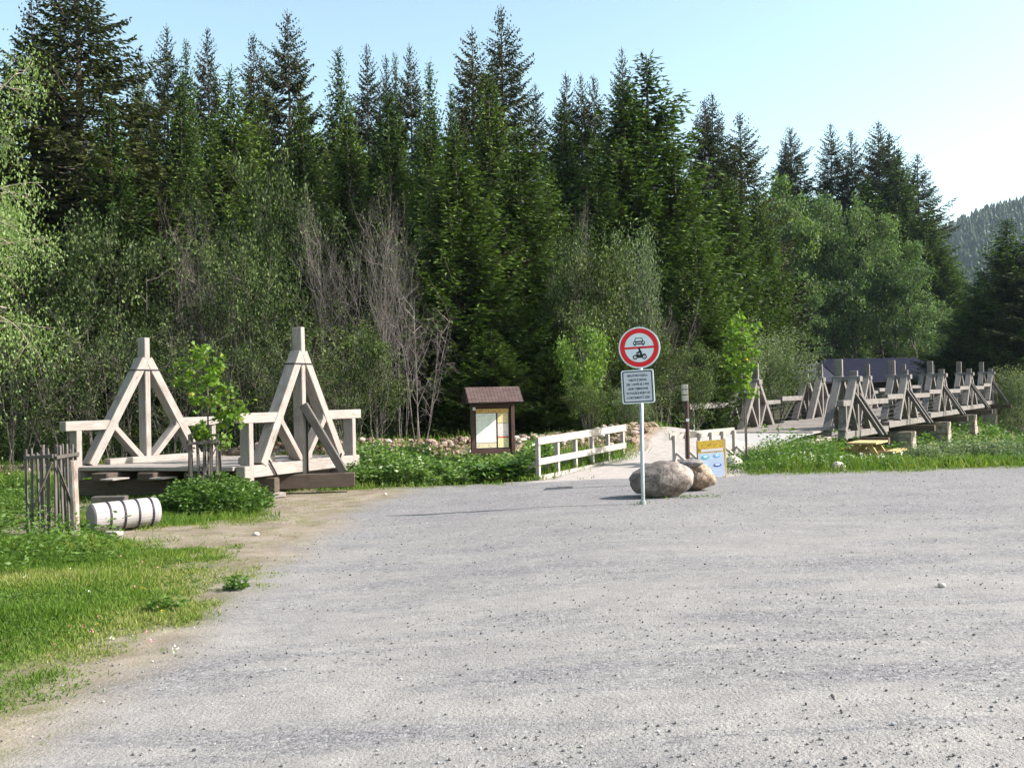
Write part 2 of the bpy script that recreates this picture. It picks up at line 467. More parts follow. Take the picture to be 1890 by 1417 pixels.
def ground_mat():
    m, nt, out = new_mat("ground_cover")
    pos = N(nt, "ShaderNodeNewGeometry").outputs['Position']
    A = lambda s: N(nt, "ShaderNodeAttribute", _attribute_name=s).outputs['Fac']
    # gravel: fine stones of several greys over pale dust, in wandering wheel-swept bands
    big = noise(nt, mapping(nt, pos, (.22, .5, 1)), 1.0, 4, .6, .6)
    rot0 = nt.nodes.new('ShaderNodeMapping'); rot0.inputs['Rotation'].default_value = (0, 0, R(-30)); rot0.inputs['Scale'].default_value = (.28, 1.3, 1); nt.links.new(pos, rot0.inputs['Vector'])
    swirl = noise(nt, rot0.outputs[0], 1.0, 4, .65, 1.2)
    mid = noise(nt, pos, 3.2, 5, .7)
    v1 = N(nt, "ShaderNodeTexVoronoi", Scale=38.0); nt.links.new(pos, v1.inputs['Vector'])
    v2 = N(nt, "ShaderNodeTexVoronoi", Scale=95.0); nt.links.new(pos, v2.inputs['Vector'])
    sep = nt.nodes.new("ShaderNodeSeparateColor"); nt.links.new(v1.outputs['Color'], sep.inputs[0])
    sep2 = nt.nodes.new("ShaderNodeSeparateColor"); nt.links.new(v2.outputs['Color'], sep2.inputs[0])
    st1 = ramp(nt, sep.outputs[0], [(0, (.04, .04, .045)), (.22, (.115, .113, .119)), (.5, (.175, .171, .176)), (.85, (.235, .23, .234)), (.96, (.34, .33, .33))])
    st2 = ramp(nt, sep2.outputs[1], [(0, (.055, .055, .06)), (.35, (.14, .137, .143)), (.8, (.215, .21, .214)), (1, (.30, .29, .29))])
    dust = ramp(nt, mid, [(.3, (.215, .205, .195)), (.7, (.275, .263, .25))])
    stones = mixc(nt, .5, st1, st2)
    bandf = ramp(nt, math_(nt, 'ADD', math_(nt, 'MULTIPLY', swirl, .6), math_(nt, 'MULTIPLY', big, .4)), [(.40, (0, 0, 0)), (.60, (1, 1, 1))])
    cover = ramp(nt, math_(nt, 'ADD', math_(nt, 'MULTIPLY', bandf, .58), math_(nt, 'MULTIPLY', noise(nt, pos, 22, 3, .7), .55)), [(.38, (0, 0, 0)), (.66, (1, 1, 1))])
    sp_ = nt.nodes.new('ShaderNodeSeparateXYZ'); nt.links.new(pos, sp_.inputs[0])
    wobble = math_(nt, 'ADD', sp_.outputs[1], math_(nt, 'MULTIPLY', mid, 5.0))
    mr = N(nt, 'ShaderNodeMapRange'); mr.inputs['From Min'].default_value = 9.0; mr.inputs['From Max'].default_value = 19.5; mr.inputs['To Min'].default_value = 1.0; mr.inputs['To Max'].default_value = .18; nt.links.new(wobble, mr.inputs['Value'])
    cover = math_(nt, 'MULTIPLY', cover, mr.outputs[0])
    rotn = nt.nodes.new('ShaderNodeMapping'); rotn.inputs['Rotation'].default_value = (0, 0, R(-38)); rotn.inputs['Scale'].default_value = (.25, 1.0, 1); nt.links.new(pos, rotn.inputs['Vector'])
    wv = N(nt, "ShaderNodeTexWave", Scale=.42, Distortion=3.2, Detail=3.0, _wave_type='BANDS', _bands_direction='Y'); wv.inputs['Detail Scale'].default_value = .35
    nt.links.new(rotn.outputs[0], wv.inputs['Vector'])
    gravel = mixc(nt, math_(nt, 'MULTIPLY', cover, .82), stones, dust)
    gravel = mixc(nt, .55, gravel, ramp(nt, noise(nt, pos, 60, 3, .8), [(.34, (.62, .61, .62)), (.5, (1, 1, 1)), (.68, (1.28, 1.27, 1.26))]), 'MULTIPLY')
    gravel = mixc(nt, math_(nt, 'MULTIPLY', math_(nt, 'MULTIPLY', wv.outputs['Fac'], mr.outputs[0]), .30), gravel, dust)
    blot = ramp(nt, noise(nt, pos, .8, 5, .7), [(.35, (.88, .87, .89)), (.6, (1.04, 1.03, 1.02))])
    gravel = mixc(nt, .9, gravel, blot, 'MULTIPLY')
    # sandy dirt
    d1 = noise(nt, pos, 1.8, 6, .7, .3); d2 = noise(nt, pos, 40, 4, .75)
    dirt = ramp(nt, d1, [(.3, (.12, .096, .068)), (.5, (.195, .163, .125)), (.7, (.265, .23, .185))])
    dirt = mixc(nt, .7, dirt, ramp(nt, d2, [(.3, (.6, .6, .58)), (.5, (1, 1, 1)), (.7, (1.15, 1.12, 1.1))]), 'MULTIPLY')
    mossy = ramp(nt, noise(nt, pos, 2.6, 5, .7), [(.52, (0, 0, 0)), (.66, (1, 1, 1))])
    dirt = mixc(nt, math_(nt, 'MULTIPLY', mossy, .55), dirt, (.10, .11, .03))
    base = mixc(nt, A('dirt'), gravel, dirt)
    turf = ramp(nt, noise(nt, pos, 6, 5, .75), [(.3, (.05, .065, .02)), (.5, (.10, .12, .035)), (.72, (.20, .18, .09))])
    base = mixc(nt, A('grass'), base, turf)
    pth = ramp(nt, noise(nt, pos, 5, 6, .75), [(.3, (.25, .225, .21)), (.7, (.37, .335, .315))])
    base = mixc(nt, A('path'), base, pth)
    bank = ramp(nt, noise(nt, pos, 3, 5, .7), [(.3, (.16, .10, .075)), (.6, (.33, .24, .19)), (.8, (.10, .12, .04))])
    base = mixc(nt, A('bank'), base, bank)
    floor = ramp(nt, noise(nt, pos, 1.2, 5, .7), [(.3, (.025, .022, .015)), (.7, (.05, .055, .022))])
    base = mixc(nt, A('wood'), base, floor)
    h = math_(nt, 'ADD', math_(nt, 'MULTIPLY', v1.outputs['Distance'], -.6), math_(nt, 'MULTIPLY', d2, 1.0))
    h = math_(nt, 'ADD', h, math_(nt, 'MULTIPLY', v2.outputs['Distance'], -.35))
    surf(nt, out, base, .92, bump(nt, h, .55, .016), spec=.15)
    return m
me = np_mesh("ground", np.stack([xx, yy, GZ.ravel()], 1), F, ground_mat(),
             attrs={'grass': wg, 'dirt': wd, 'path': wp, 'bank': wst, 'wood': wf}, smoothed=True)
tag(link("ground", me), kind="structure")

UP = Vector((0, 0, 1))
def V3(x, y, z): return Vector((x, y, z))

# ------------------------------------------------------------------ kingpost frame used by the short bridge section and the long bridge
def a_frame(parent, P, u, out, z0, zr, zb, zt, hl, run, wac=.24, wal=.13, bottom=None, cross=True, post_z0=None, shorts=(True, True), rails=True, nm='timber', band=True, base=True):
    """P = foot of the post (x,y), u = direction along the bridge, out = outward, hl = (half rail near, half rail far)"""
    o3 = Vector((P[0], P[1], 0)); u = Vector((u[0], u[1], 0)).normalized(); out = Vector((out[0], out[1], 0)).normalized()
    pt = lambda s, z, q=0: o3 + u * s + out * q + UP * z
    mb = MB(); mb.beam(pt(0, z0 if post_z0 is None else post_z0), pt(0, zt), wac, wal, out); mb.build('post', M[nm], parent, .012)
    if base:
        mb = MB(); mb.beam(pt(-hl[0] + .1, z0 + .12), pt(hl[1] - .1, z0 + .12), wac * .95, .24, out); mb.build('base_beam', M[nm], parent, .012)
    for sg in (-1, 1):
        mb = MB(); mb.beam(pt(sg * run, z0 + .24), pt(sg * .04, zb + .10), wac * 1.06, .19, out); mb.build('brace', M[nm], parent, .01)
        if cross:
            k = .92 * (zr - z0 - .3) / (zb - z0 - .2)
            mb = MB(); mb.beam(pt(sg * run * (1 - k) * 1.02, zr - .08), pt(sg * .08, z0 + .25), wac * .96, .12, out); mb.build('inner_brace', M[nm], parent, .01)
        L = hl[0] if sg < 0 else hl[1]
        sx = run * (1 - (zr - .1 - z0) / (zb - z0))
        if rails and L > sx:
            mb = MB(); mb.beam(pt(sg * (sx - .02), zr - .1), pt(sg * L, zr - .1), wac * .9, .20, out); mb.build('rail', M[nm], parent, .01)
        if shorts[0 if sg < 0 else 1]:
            mb = MB(); mb.beam(pt(sg * (L - .30), (z0 if bottom is None else bottom)), pt(sg * (L - .30), zr - .2), wac * .98, .13, out); mb.build('short_post', M[nm], parent, .01)
    if band:
        mb = MB()
        w = run * .12 / (zb - z0) + .27
        for q in (-1, 1):
            mb.beam(pt(-w, zb - .14, q * (wac / 2 + .01)), pt(w, zb - .14, q * (wac / 2 + .01)), .01, .03, out)
        for q in (-1, 1):
            mb.beam(pt(q * w, zb - .14, -wac / 2 - .012), pt(q * w, zb - .14, wac / 2 + .012), .012, .03, u)
        mb.build('iron_band', M['black_metal'], parent)

# ------------------------------------------------------------------ short bridge section resting on the ground, left
A1 = at(115, 778, 20.6); B1 = at(435, 763, 19.5)
uA = Vector((.53, .85, 0)).normalized(); uB = Vector((.44, .90, 0)).normalized()
ZR = B1.z
sec_loc = Vector(((A1.x + B1.x) / 2 + 1, 21.5, gz(-6.3, 21.5)))
sec = empty('bridge_section', sec_loc, 0, 'short weathered timber bridge section with two pointed kingpost frames, resting on dark beams', 'bridge section')
PA = Vector((A1.x, A1.y, 0)) + uA * 2.02; PB = Vector((B1.x, B1.y, 0)) + uB * 1.98
outv = Vector((.94, -.33, 0)).normalized()
DZ = .30
a_frame(sec, PA, uA, Vector((-uA.y, uA.x, 0)) * -1, DZ, A1.z, 2.70, 3.28, (2.02, 2.15), 1.42, .25, .14, bottom=.12, post_z0=.3)
a_frame(sec, PB, uB, Vector((-uB.y, uB.x, 0)) * -1, DZ, B1.z, 2.72, 3.36, (1.98, 2.1), 1.33, .25, .13, bottom=.18, post_z0=.24)
# deck planks laid across
mb = MB(); n = 17
for i in range(n):
    t = i / (n - 1)
    a = Vector((A1.x, A1.y, 0)) + uA * (.35 + 3.35 * t); b = Vector((B1.x, B1.y, 0)) + uB * (.15 + 3.6 * t)
    jz = random.uniform(-.006, .006)
    mb.beam(a + UP * (.50 + jz), b + UP * (.50 + jz) - (b - a).normalized() * .14, .205, .08, uA)
mb.build('deck', M['timber'], sec, .006)
mb = MB()
mb.beam(PA + UP * .60 - uA * 1.3 + Vector((.28, 0, 0)), PA + UP * .60 + uA * 1.7 + Vector((.28, 0, 0)), .2, .13, outv); mb.build('curb', M['timber'], sec, .01)
for s0, s1 in ((-1.25, -.35), (.35, .9)):
    mb = MB(); q = Vector((-.42, 0.1, 0)); mb.beam(PB + q + UP * .60 + uB * s0, PB + q + UP * .60 + uB * s1, .26, .16, outv); mb.build('curb', M['timber'], sec, .03)
# outward strut on the near frame
so_ = PB + Vector((.10, -.03, 0)); mb = MB()
mb.beam(so_ + UP * 1.72 + Vector((.0, -.05, 0)), PB + Vector((.93, -.10, 0)) + UP * .27, .16, .17, Vector((0, 1, 0))); mb.build('strut', M['old_timber'], sec, .01)
mb = MB(); mb.tube([PB + Vector((.16, -.07, 1.55)), PB + Vector((.16, -.07, .22))], .022, 6); mb.build('iron_rod', M['black_metal'], sec)
for s_, dz in ((-1.20, .0), (1.25, 0)):
    c = PB + uB * s_ + Vector((uB.y, -uB.x, 0)) * .15; mb = MB()
    mb.beam(c + UP * .62, c + UP * .24 + uB * (.28 if s_ < 0 else -.16), .02, .03, uB); mb.build('iron_strap', M['black_metal'], sec)
# supporting beams on the ground
gz0 = gz(-5, 20)
mb = MB(); pL = at(152, 900, 20.9); pR = at(512, 905, 20.3)
mb.beam(V3(pL.x, pL.y, .10), V3(pR.x, pR.y, .10), .26, .32, Vector((0, 1, 0))); mb.build('ground_beam', M['dark_timber'], sec, .012)
mb = MB(); pL = at(500, 888, 21.0); pR = at(655, 885, 21.25)
mb.beam(V3(pL.x, pL.y, .11), V3(pR.x, pR.y, .115), .25, .30, Vector((0, 1, 0))); mb.build('ground_beam', M['dark_timber'], sec, .012)
mb = MB(); mb.beam(V3(-8.6, 23.6, .1), V3(-3.2, 23.9, .1), .26, .34, Vector((0, 1, 0))); mb.build('ground_beam', M['dark_timber'], sec, .012)
for px, dd in ((185, 20.75), (268, 20.6), (352, 20.5)):
    c = at(px + 18, 885, dd); mb = MB()
    mb.beam(V3(c.x, c.y - .55, .345), V3(c.x + 1.5, c.y + 3.2, .345), .42, .17, Vector((1, 0, 0))); mb.build('bearer', M['dark_timber'], sec, .02)
for px in (200, 290):
    c = at(px + 12, 884, 20.0); mb = MB()
    mb.box((c.x, c.y, .325), (.30, .5, .03), -.3); mb.build('board', M['timber'], sec, .004)
# loose planks and off-cuts
def plank(label, c, size, rz, mat='timber', cat='plank', grp=None):
    z = gz(c[0], c[1]); o = MB(); o.box((c[0], c[1], z + size[2] / 2 + .01), size, rz)
    e = o.build('timber_offcut', M[mat], None, .008); tag(e, label, cat, grp); return e
c = gp(478, 922); plank('pale plank lying on the dirt beside the end of the dark ground beam', (c.x, c.y + .2), (.95, .22, .09), .62)
c = gp(190, 938); plank('grey timber block on grass behind the banded white roll', (c.x + .05, c.y + .2), (.62, .22, .2), .05, 'old_timber', 'block')
c = gp(208, 990); plank('small wood wedge under the banded white roll', (c.x, c.y), (.26, .16, .07), -.3, 'timber', 'wedge')

# ------------------------------------------------------------------ banded roll
rp = gp(212, 984)
r0 = V3(rp.x - .36, rp.y + .0, rp.z + .235); dr = V3(.74, .67, .02).normalized()
roll = empty('banded_roll', (r0.x, r0.y, rp.z), 0, 'white cylindrical roll with four dark bands lying on the grass', 'roll')
mb = MB(); LR = 1.02; RR = .215
pts = []; rad = []
for t, r in ((0, .05), (0, .19), (.02, RR), (.25, RR * 1.01), (.5, RR), (.75, RR * 1.015), (LR - .07, RR), (LR - .02, RR * .93), (LR, .12)):
    pts.append(r0 + dr * (t + .001 * len(pts))); rad.append(r)
mb.tube(pts, rad, 28); mb.build('drum', M['roll_white'], roll, smoothed=False)
for k in range(4):
    t = .22 + k * .215; mb = MB(); n = 28
    mb.tube([r0 + dr * t, r0 + dr * (t + .003), r0 + dr * (t + .030), r0 + dr * (t + .033)], [RR * .99, RR * 1.05, RR * 1.05, RR * .99], 28, False); mb.build('band', M['strap'], roll)

# ------------------------------------------------------------------ picket guards
def guard(loc, side, height, nper, label, rz, seed):
    rs = random.Random(seed)
    e = empty('tree_guard', loc, 0, label, 'tree guard', 'picket cages round young trees')
    cr, sr = math.cos(rz), math.sin(rz)
    def W(x, y, z): return V3(loc[0] + cr * x - sr * y, loc[1] + sr * x + cr * y, loc[2] + z)
    h = side / 2
    for sd_ in range(4):
        for i in range(nper):
            t = -h + side * (i + .1 + rs.uniform(-.12, .12)) / nper
            x, y = [(t, -h), (h, t), (-t, h), (-h, -t)][sd_]
            hh = height * rs.uniform(.93, 1.05); w = rs.uniform(.03, .05)
            mb = MB(); lx, ly = rs.uniform(-.04, .04), rs.uniform(-.03, .03)
            nrm = Vector((cr, sr, 0)) if sd_ in (0, 2) else Vector((-sr, cr, 0))
            mb.beam(W(x + lx, y + ly, -.05), W(x, y, hh), w, .025, nrm); mb.build('picket', M['old_timber'], e, .003)
    for z in (height * .9,):
        for a, b in (((-h, -h - .03), (h, -h - .03)), ((h + .03, -h), (h + .03, h)), ((h, h + .03), (-h, h + .03)), ((-h - .03, h), (-h - .03, -h))):
            mb = MB(); mb.beam(W(a[0], a[1], z), W(b[0], b[1], z + rs.uniform(-.02, .03)), .025, .05, Vector((b[1] - a[1], a[0] - b[0], 0)) + V3(.001, 0, 0)); mb.build('rail', M['old_timber'], e, .003)
    for a, b in (((-h, -h - .05, .12), (h, -h - .05, height * .85)), ((h + .05, -h, height * .8), (h + .05, h, .1)), ((-h + .1, h, .9), (h, -h, .3))):
        mb = MB(); mb.beam(W(*a), W(*b), .035, .02, Vector((0, 0, 1)).cross(W(*b) - W(*a))); mb.build('slat', M['old_timber'], e, .003)
    return e
g1 = at(92, 985, 14.9); g1z = gz(g1.x, g1.y)
guard((g1.x, g1.y + .1, g1z), .50, 1.30, 4, 'grey picket guard of thin poles standing in grass beside the birch post', -.25, 3)
g2 = at(378, 900, 18.0); g2z = gz(g2.x, g2.y)
guard((g2.x, g2.y, g2z), .48, 1.36, 4, 'picket guard round the maple sapling in front of the bridge section', .2, 5)

def post(label, c, h, r, mat, cat='post', lean=(0, 0), name='wooden_post'):
    z = gz(c[0], c[1]); mb = MB()
    mb.tube([V3(c[0], c[1], z - .1), V3(c[0] + lean[0] * .5, c[1], z + h * .5), V3(c[0] + lean[0], c[1] + lean[1], z + h - .01), V3(c[0] + lean[0], c[1] + lean[1], z + h)], [r, r * 1.03, r, r * .9], 12)
    return tag(mb.build(name, M[mat], None, 0, False), label, cat)
c = at(141, 995, 14.55); post('round birch post with peeling bark beside the picket guard', (c.x, c.y), 1.13, .055, 'birch_bark', lean=(-.03, 0))
M['red_bark'] = bark_mat("red_bark", (.10, .03, .03), (.20, .08, .07), (.38, .28, .24))
c = at(404, 900, 18.4); post('reddish round stake beside the maple sapling guard', (c.x, c.y), .98, .05, 'red_bark', 'stake')

# ------------------------------------------------------------------ information board
ib = at(911, 868, 24.6); ibz = gz(ib.x, ib.y); a_ = R(14)
ex = V3(math.cos(a_), math.sin(a_), 0); ey_ = V3(math.sin(a_), -math.cos(a_), 0)      # ey_ points at the viewer
board = empty('information_board', (ib.x, ib.y, ibz), 0, 'dark brown wooden information board with shingled roof and map behind the bushes', 'information board')
O = V3(ib.x, ib.y, ibz)
W_ = lambda a, b, z: O + ex * a + ey_ * b + UP * z
zt_ = zat(911, 746, 24.6) - ibz; zbm = zat(911, 836, 24.6) - ibz
for sgn in (-1, 1):
    mb = MB(); mb.beam(W_(sgn * .50, 0, -.1), W_(sgn * .50, 0, zt_ + .05), .09, .12, ex); mb.build('post', M['brown_paint'], board, .006)
mb = MB(); mb.beam(W_(-.45, .02, zbm + .05), W_(.45, .02, zbm + .05), .05, .11, ey_); mb.build('cross_beam', M['brown_paint'], board, .004)
mb = MB(); mb.beam(W_(-.45, .02, zt_ - .03), W_(.45, .02, zt_ - .03), .05, .10, ey_); mb.build('cross_beam', M['brown_paint'], board, .004)
ph = zt_ - .08 - (zbm + .105); pz = zbm + .105
mb = MB(); mb.beam(W_(-.45, -.03, pz + ph / 2), W_(.45, -.03, pz + ph / 2), .03, ph, ey_); mb.build('back_panel', M['brown_paint'], board)
fr = MB()
for a, b in (((-.44, pz + .012), (.44, pz + .012)), ((-.44, pz + ph - .012), (.44, pz + ph - .012))):
    fr.beam(W_(a[0], .0, a[1]), W_(b[0], .0, b[1]), .03, .024, ey_)
for a in (-.428, .428): fr.beam(W_(a, .0, pz + .025), W_(a, .0, pz + ph - .025), .03, .024, ey_)
fr.build('frame', M['black_metal'], board)
def paper(name, a0, a1, z0, z1, m, off=.0):
    mb = MB(); mb.beam(W_(a0, -.008 + off, (z0 + z1) / 2), W_(a1, -.008 + off, (z0 + z1) / 2), .008, z1 - z0, ey_); return mb.build(name, m, board)
def map_mat():
    m, nt, out = new_mat("map_print"); tc = N(nt, "ShaderNodeTexCoord").outputs['Object']
    n = noise(nt, tc, 7, 6, .7, .8); n2 = noise(nt, tc, 22, 3, .8)
    c = ramp(nt, n, [(.36, (.50, .56, .50)), (.48, (.74, .73, .66)), (.62, (.80, .78, .74)), (.70, (.60, .64, .60))])
    c = mixc(nt, .6, c, ramp(nt, n2, [(.34, (.45, .45, .45)), (.40, (1, 1, 1))]), 'MULTIPLY'); surf(nt, out, c, .5); return m
def print_mat(name, bgc, ink, rows=40, thr=.52):
    m, nt, out = new_mat(name); tc = N(nt, "ShaderNodeTexCoord").outputs['Object']
    n = noise(nt, mapping(nt, tc, (30, 30, rows)), 1.0, 2, .5)
    c = ramp(nt, n, [(thr, bgc), (thr + .06, ink)]); surf(nt, out, c, .5); return m
pm = map_mat()
paper('header_strip', -.415, .415, pz + ph - .125, pz + ph - .028, print_mat("header_print", (.66, .40, .12), (.42, .22, .06), 14, .56))
paper('map_sheet', -.415, .09, pz + .155, pz + ph - .135, pm)
paper('notice_sheet', -.415, .09, pz + .028, pz + .145, print_mat("wood_notice", (.66, .58, .40), (.48, .40, .25), 18))
paper('notice_sheet', .13, .40, pz + ph - .38, pz + ph - .135, print_mat("orange_notice", (.72, .56, .30), (.50, .38, .2), 40))
paper('notice_sheet', .13, .40, pz + .30, pz + ph - .39, print_mat("pink_notice", (.78, .64, .60), (.55, .42, .40), 45))
paper('notice_sheet', .13, .40, pz + .265, pz + .295, plain("red_strip", (.62, .12, .08), .5))
paper('notice_sheet', .13, .40, pz + .028, pz + .26, print_mat("yellow_notice", (.80, .70, .38), (.62, .48, .25), 45))
mb = MB(); mb.beam(W_(-.5, .065, zt_ - .10), W_(-.43, .065, zt_ - .10), .006, .075, ey_); mb.build('waymark', M['sign_white'], board)
# roof
def shingle_mat(name, a, b, c, sx, sy):
    m, nt, out = new_mat(name); uv = N(nt, "ShaderNodeUVMap").outputs[0]
    br = N(nt, "ShaderNodeTexBrick"); br.inputs['Scale'].default_value = 1.0
    nt.links.new(mapping(nt, uv, (sx, sy, 1)), br.inputs['Vector'])
    br.inputs['Color1'].default_value = (*a, 1); br.inputs['Color2'].default_value = (*b, 1); br.inputs['Mortar'].default_value = (*c, 1)
    br.inputs['Mortar Size'].default_value = .035
    tc = N(nt, "ShaderNodeTexCoord").outputs['Object']; n = noise(nt, tc, 6, 5, .7)
    cc = mixc(nt, .7, br.outputs['Color'], ramp(nt, n, [(.3, (.75, .72, .75)), (.7, (1.2, 1.15, 1.2))]), 'MULTIPLY')
    surf(nt, out, cc, .85, bump(nt, br.outputs['Fac'], .6, .01), spec=.06); return m
rm = shingle_mat("brown_shingles", (.105, .072, .066), (.145, .105, .098), (.035, .024, .022), 3.0, 8.0)
zr_ = zat(905, 716, 24.5) - ibz; ze = zat(905, 744, 24.2) - ibz + .0
mb = MB(); mb.slab([(-.68, 0), (.68, 0), (.68, .56), (-.68, .56)], W_(0, .44, ze), ex, (W_(0, -.0, zr_ + .02) - W_(0, .44, ze)).normalized(), (W_(0, -.0, zr_ + .02) - W_(0, .44, ze)).normalized().cross(ex) * -1, .035)
mb.build('roof', rm, board)
mb = MB(); mb.slab([(-.68, 0), (.68, 0), (.68, .56), (-.68, .56)], W_(0, -.44, ze), ex, (W_(0, 0.0, zr_ + .02) - W_(0, -.44, ze)).normalized(), (W_(0, 0.0, zr_ + .02) - W_(0, -.44, ze)).normalized().cross(ex), .035)
mb.build('roof', rm, board)
for sgn in (-.60, .60):
    mb = MB(); mb.slab([(-.36, 0), (.36, 0), (0, .30)], W_(sgn, 0, ze + .0), ey_, UP, ex, .02); mb.build('gable', M['brown_paint'], board)

# ------------------------------------------------------------------ handrail fences either side of the path
def path_fence(p0, p1, z0, z1, h, npost, label, low=True, braces=None, ext=(.12, .12), hr=.55):
    p0 = V3(p0[0], p0[1], z0); p1 = V3(p1[0], p1[1], z1); d = (p1 - p0); dn = d.normalized()
    flat = V3(d.x, d.y, 0).normalized(); nrm = V3(flat.y, -flat.x, 0)
    e = empty('handrail_fence', ((p0.x + p1.x) / 2, (p0.y + p1.y) / 2, min(z0, z1)), 0, label, 'fence')
    for i in range(npost):
        q = p0 + d * (i / (npost - 1))
        mb = MB(); mb.beam(q - UP * .25, q + UP * (h - .05), .085, .085, flat); mb.build('post', M['new_timber'], e, .004)
        if braces:
            mb = MB(); s = nrm * braces
            mb.beam(q + UP * h * .42 + s * .06, q + s * .62 - UP * .08, .07, .06, flat); mb.build('brace', M['new_timber'], e, .004)
    mb = MB(); s = nrm * (.058 if low else -.058)
    mb.beam(p0 - dn * ext[0] + UP * (h - .07) + s, p1 + dn * ext[1] + UP * (h - .07) + s, .035, .165, nrm); mb.build('top_rail', M['new_timber'], e, .004)
    if low:
        mb = MB(); mb.beam(p0 - dn * ext[0] + UP * h * hr * .78 + s, p1 + dn * ext[1] + UP * h * hr * .78 + s, .035, .145, nrm); mb.build('lower_rail', M['new_timber'], e, .004)
        mb = MB(); mb.beam(p0 - dn * ext[0] + UP * .03 + s, p1 + dn * ext[1] + UP * .03 + s, .05, .12, nrm); mb.build('kick_board', M['new_timber'], e, .004)
    return e
q0 = at(994, 885, 22.0); q1 = at(1150, 850, 25.9)
path_fence((q0.x, q0.y), (q1.x, q1.y), q0.z, q1.z, .92, 6, 'pale timber handrail with two rails left of the path', True, -1, (.1, .06))
q0 = at(1246, 862, 23.7); q1 = at(1356, 848, 25.5)
path_fence((q0.x, q0.y), (q1.x, q1.y), q0.z, q1.z, zat(1356, 790, 25.5) - q1.z, 6, 'pale timber handrail with sloping braces right of the path behind the boulders', False, 1, (.12, .1))

# ------------------------------------------------------------------ road sign
sp = gp(1187, 930); SD = sp.y
ppm = FPX / SD
sign = empty('road_sign', sp, 0, 'round no-vehicles sign above a white text plate on a grey pole', 'road sign')
lean = V3(-.10, 0, 0)
mb = MB(); top = zat(1178, 604, SD) - sp.z
fz = at(1179, 642, SD)        # centre of the disc
mb.tube([sp - UP * .2, V3(sp.x, sp.y, sp.z + .02), V3(fz.x + .025, sp.y, fz.z + .25)], .032, 14); mb.build('pole', M['steel'], sign, smoothed=True)
mb = MB(); mb.tube([sp - UP * .05, sp + UP * .05, sp + UP * .06], [.055, .05, .035], 14); mb.build('pole_foot', M['steel'], sign, smoothed=False)
sa = R(-14)                    # the face is turned a little to the left
sx_ = V3(math.cos(sa), math.sin(sa), 0); sn = V3(math.sin(sa), -math.cos(sa), 0)
rl = R(-2.0) ; su = (UP * math.cos(rl) + sx_ * math.sin(rl)); sx_ = (sx_ * math.cos(rl) - UP * math.sin(rl))
C0 = V3(fz.x, sp.y - .065, fz.z); RD = .335
def circ(r, a0=0, a1=360, n=64): return [(r * math.cos(R(a0 + (a1 - a0) * i / n)), r * math.sin(R(a0 + (a1 - a0) * i / n))) for i in range(n if a1 - a0 == 360 else n + 1)]
def plate(name, outline, off, m, t=.002, parent=None, cen=None):
    mb = MB(); mb.slab(outline, (cen or C0) + sn * off, sx_, su, sn, t); return mb.build(name, m, parent or sign)
disc = plate('disc', circ(RD), -.02, M['sign_rim'], .03)
ring = plate('red_ring', circ(RD * .935), .0115, M['sign_red'], .002)
def half(r, up):
    g = RD * .055; a = math.degrees(math.asin(g / r)); o = [(x, y) for x, y in circ(r, a, 180 - a, 40)]
    return o if up else [(x, -y) for x, y in o][::-1]
plate('white_field', half(RD * .70, True), .0145, M['sign_white'], .002); plate('white_field', half(RD * .70, False), .0145, M['sign_white'], .002)
k = RD / .315
def P(pts): return [(x * k, y * k) for x, y in pts]
B_ = M['sign_black']
car = plate('car_symbol', P([(-.090, .052), (-.090, .085), (-.083, .094), (-.070, .098), (-.055, .145), (-.047, .151), (.047, .151), (.055, .145), (.070, .098), (.083, .094), (.090, .085), (.090, .052), (.082, .046), (-.082, .046)]), .0172, B_, .001)
plate('car_symbol', P([(-.055, .103), (-.044, .139), (.044, .139), (.055, .103)]), .0185, M['sign_white'], .001)
for x in (-.073, .052): plate('car_symbol', P([(x, .03), (x + .021, .03), (x + .021, .048), (x, .048)]), .0172, B_, .001)
for x in (-.066, .066): plate('car_symbol', P([(x + a, .073 + b) for a, b in circ(.0125, n=16)]), .0185, M['sign_white'], .001)
plate('car_symbol', P([(-.042, .062), (.042, .062), (.042, .084), (-.042, .084)]), .0185, plain("grille", (.42, .40, .44), .5), .001)
_P = P
def P(pts): return _P([(x * 1.22, (y + .115) * 1.22 - .112) for x, y in pts])
def ringpts(cx, cy, r, w=None): return P([(cx + a, cy + b) for a, b in circ(r, n=20)])
for x in (-.058, .058):
    plate('motorcycle_symbol', ringpts(x, -.140, .031), .0172, B_, .001); plate('motorcycle_symbol', ringpts(x, -.140, .017), .0185, M['sign_white'], .001); plate('motorcycle_symbol', ringpts(x, -.140, .007), .0198, B_, .001)
plate('motorcycle_symbol', P([(-.052, -.108), (-.030, -.098), (.0, -.112), (.030, -.104), (.072, -.100), (.080, -.108), (.050, -.122), (.030, -.150), (-.026, -.152), (-.040, -.132), (-.052, -.12)]), .0172, B_, .001)
plate('motorcycle_symbol', P([(-.046, -.092), (-.012, -.098), (-.006, -.066), (-.012, -.052), (.004, -.046), (.024, -.060), (.032, -.098), (.018, -.112), (.004, -.106), (.002, -.088), (-.030, -.080), (-.046, -.086)]), .0178, B_, .001)
plate('motorcycle_symbol', ringpts(.0, -.036, .0145), .0178, B_, .001)
P = _P
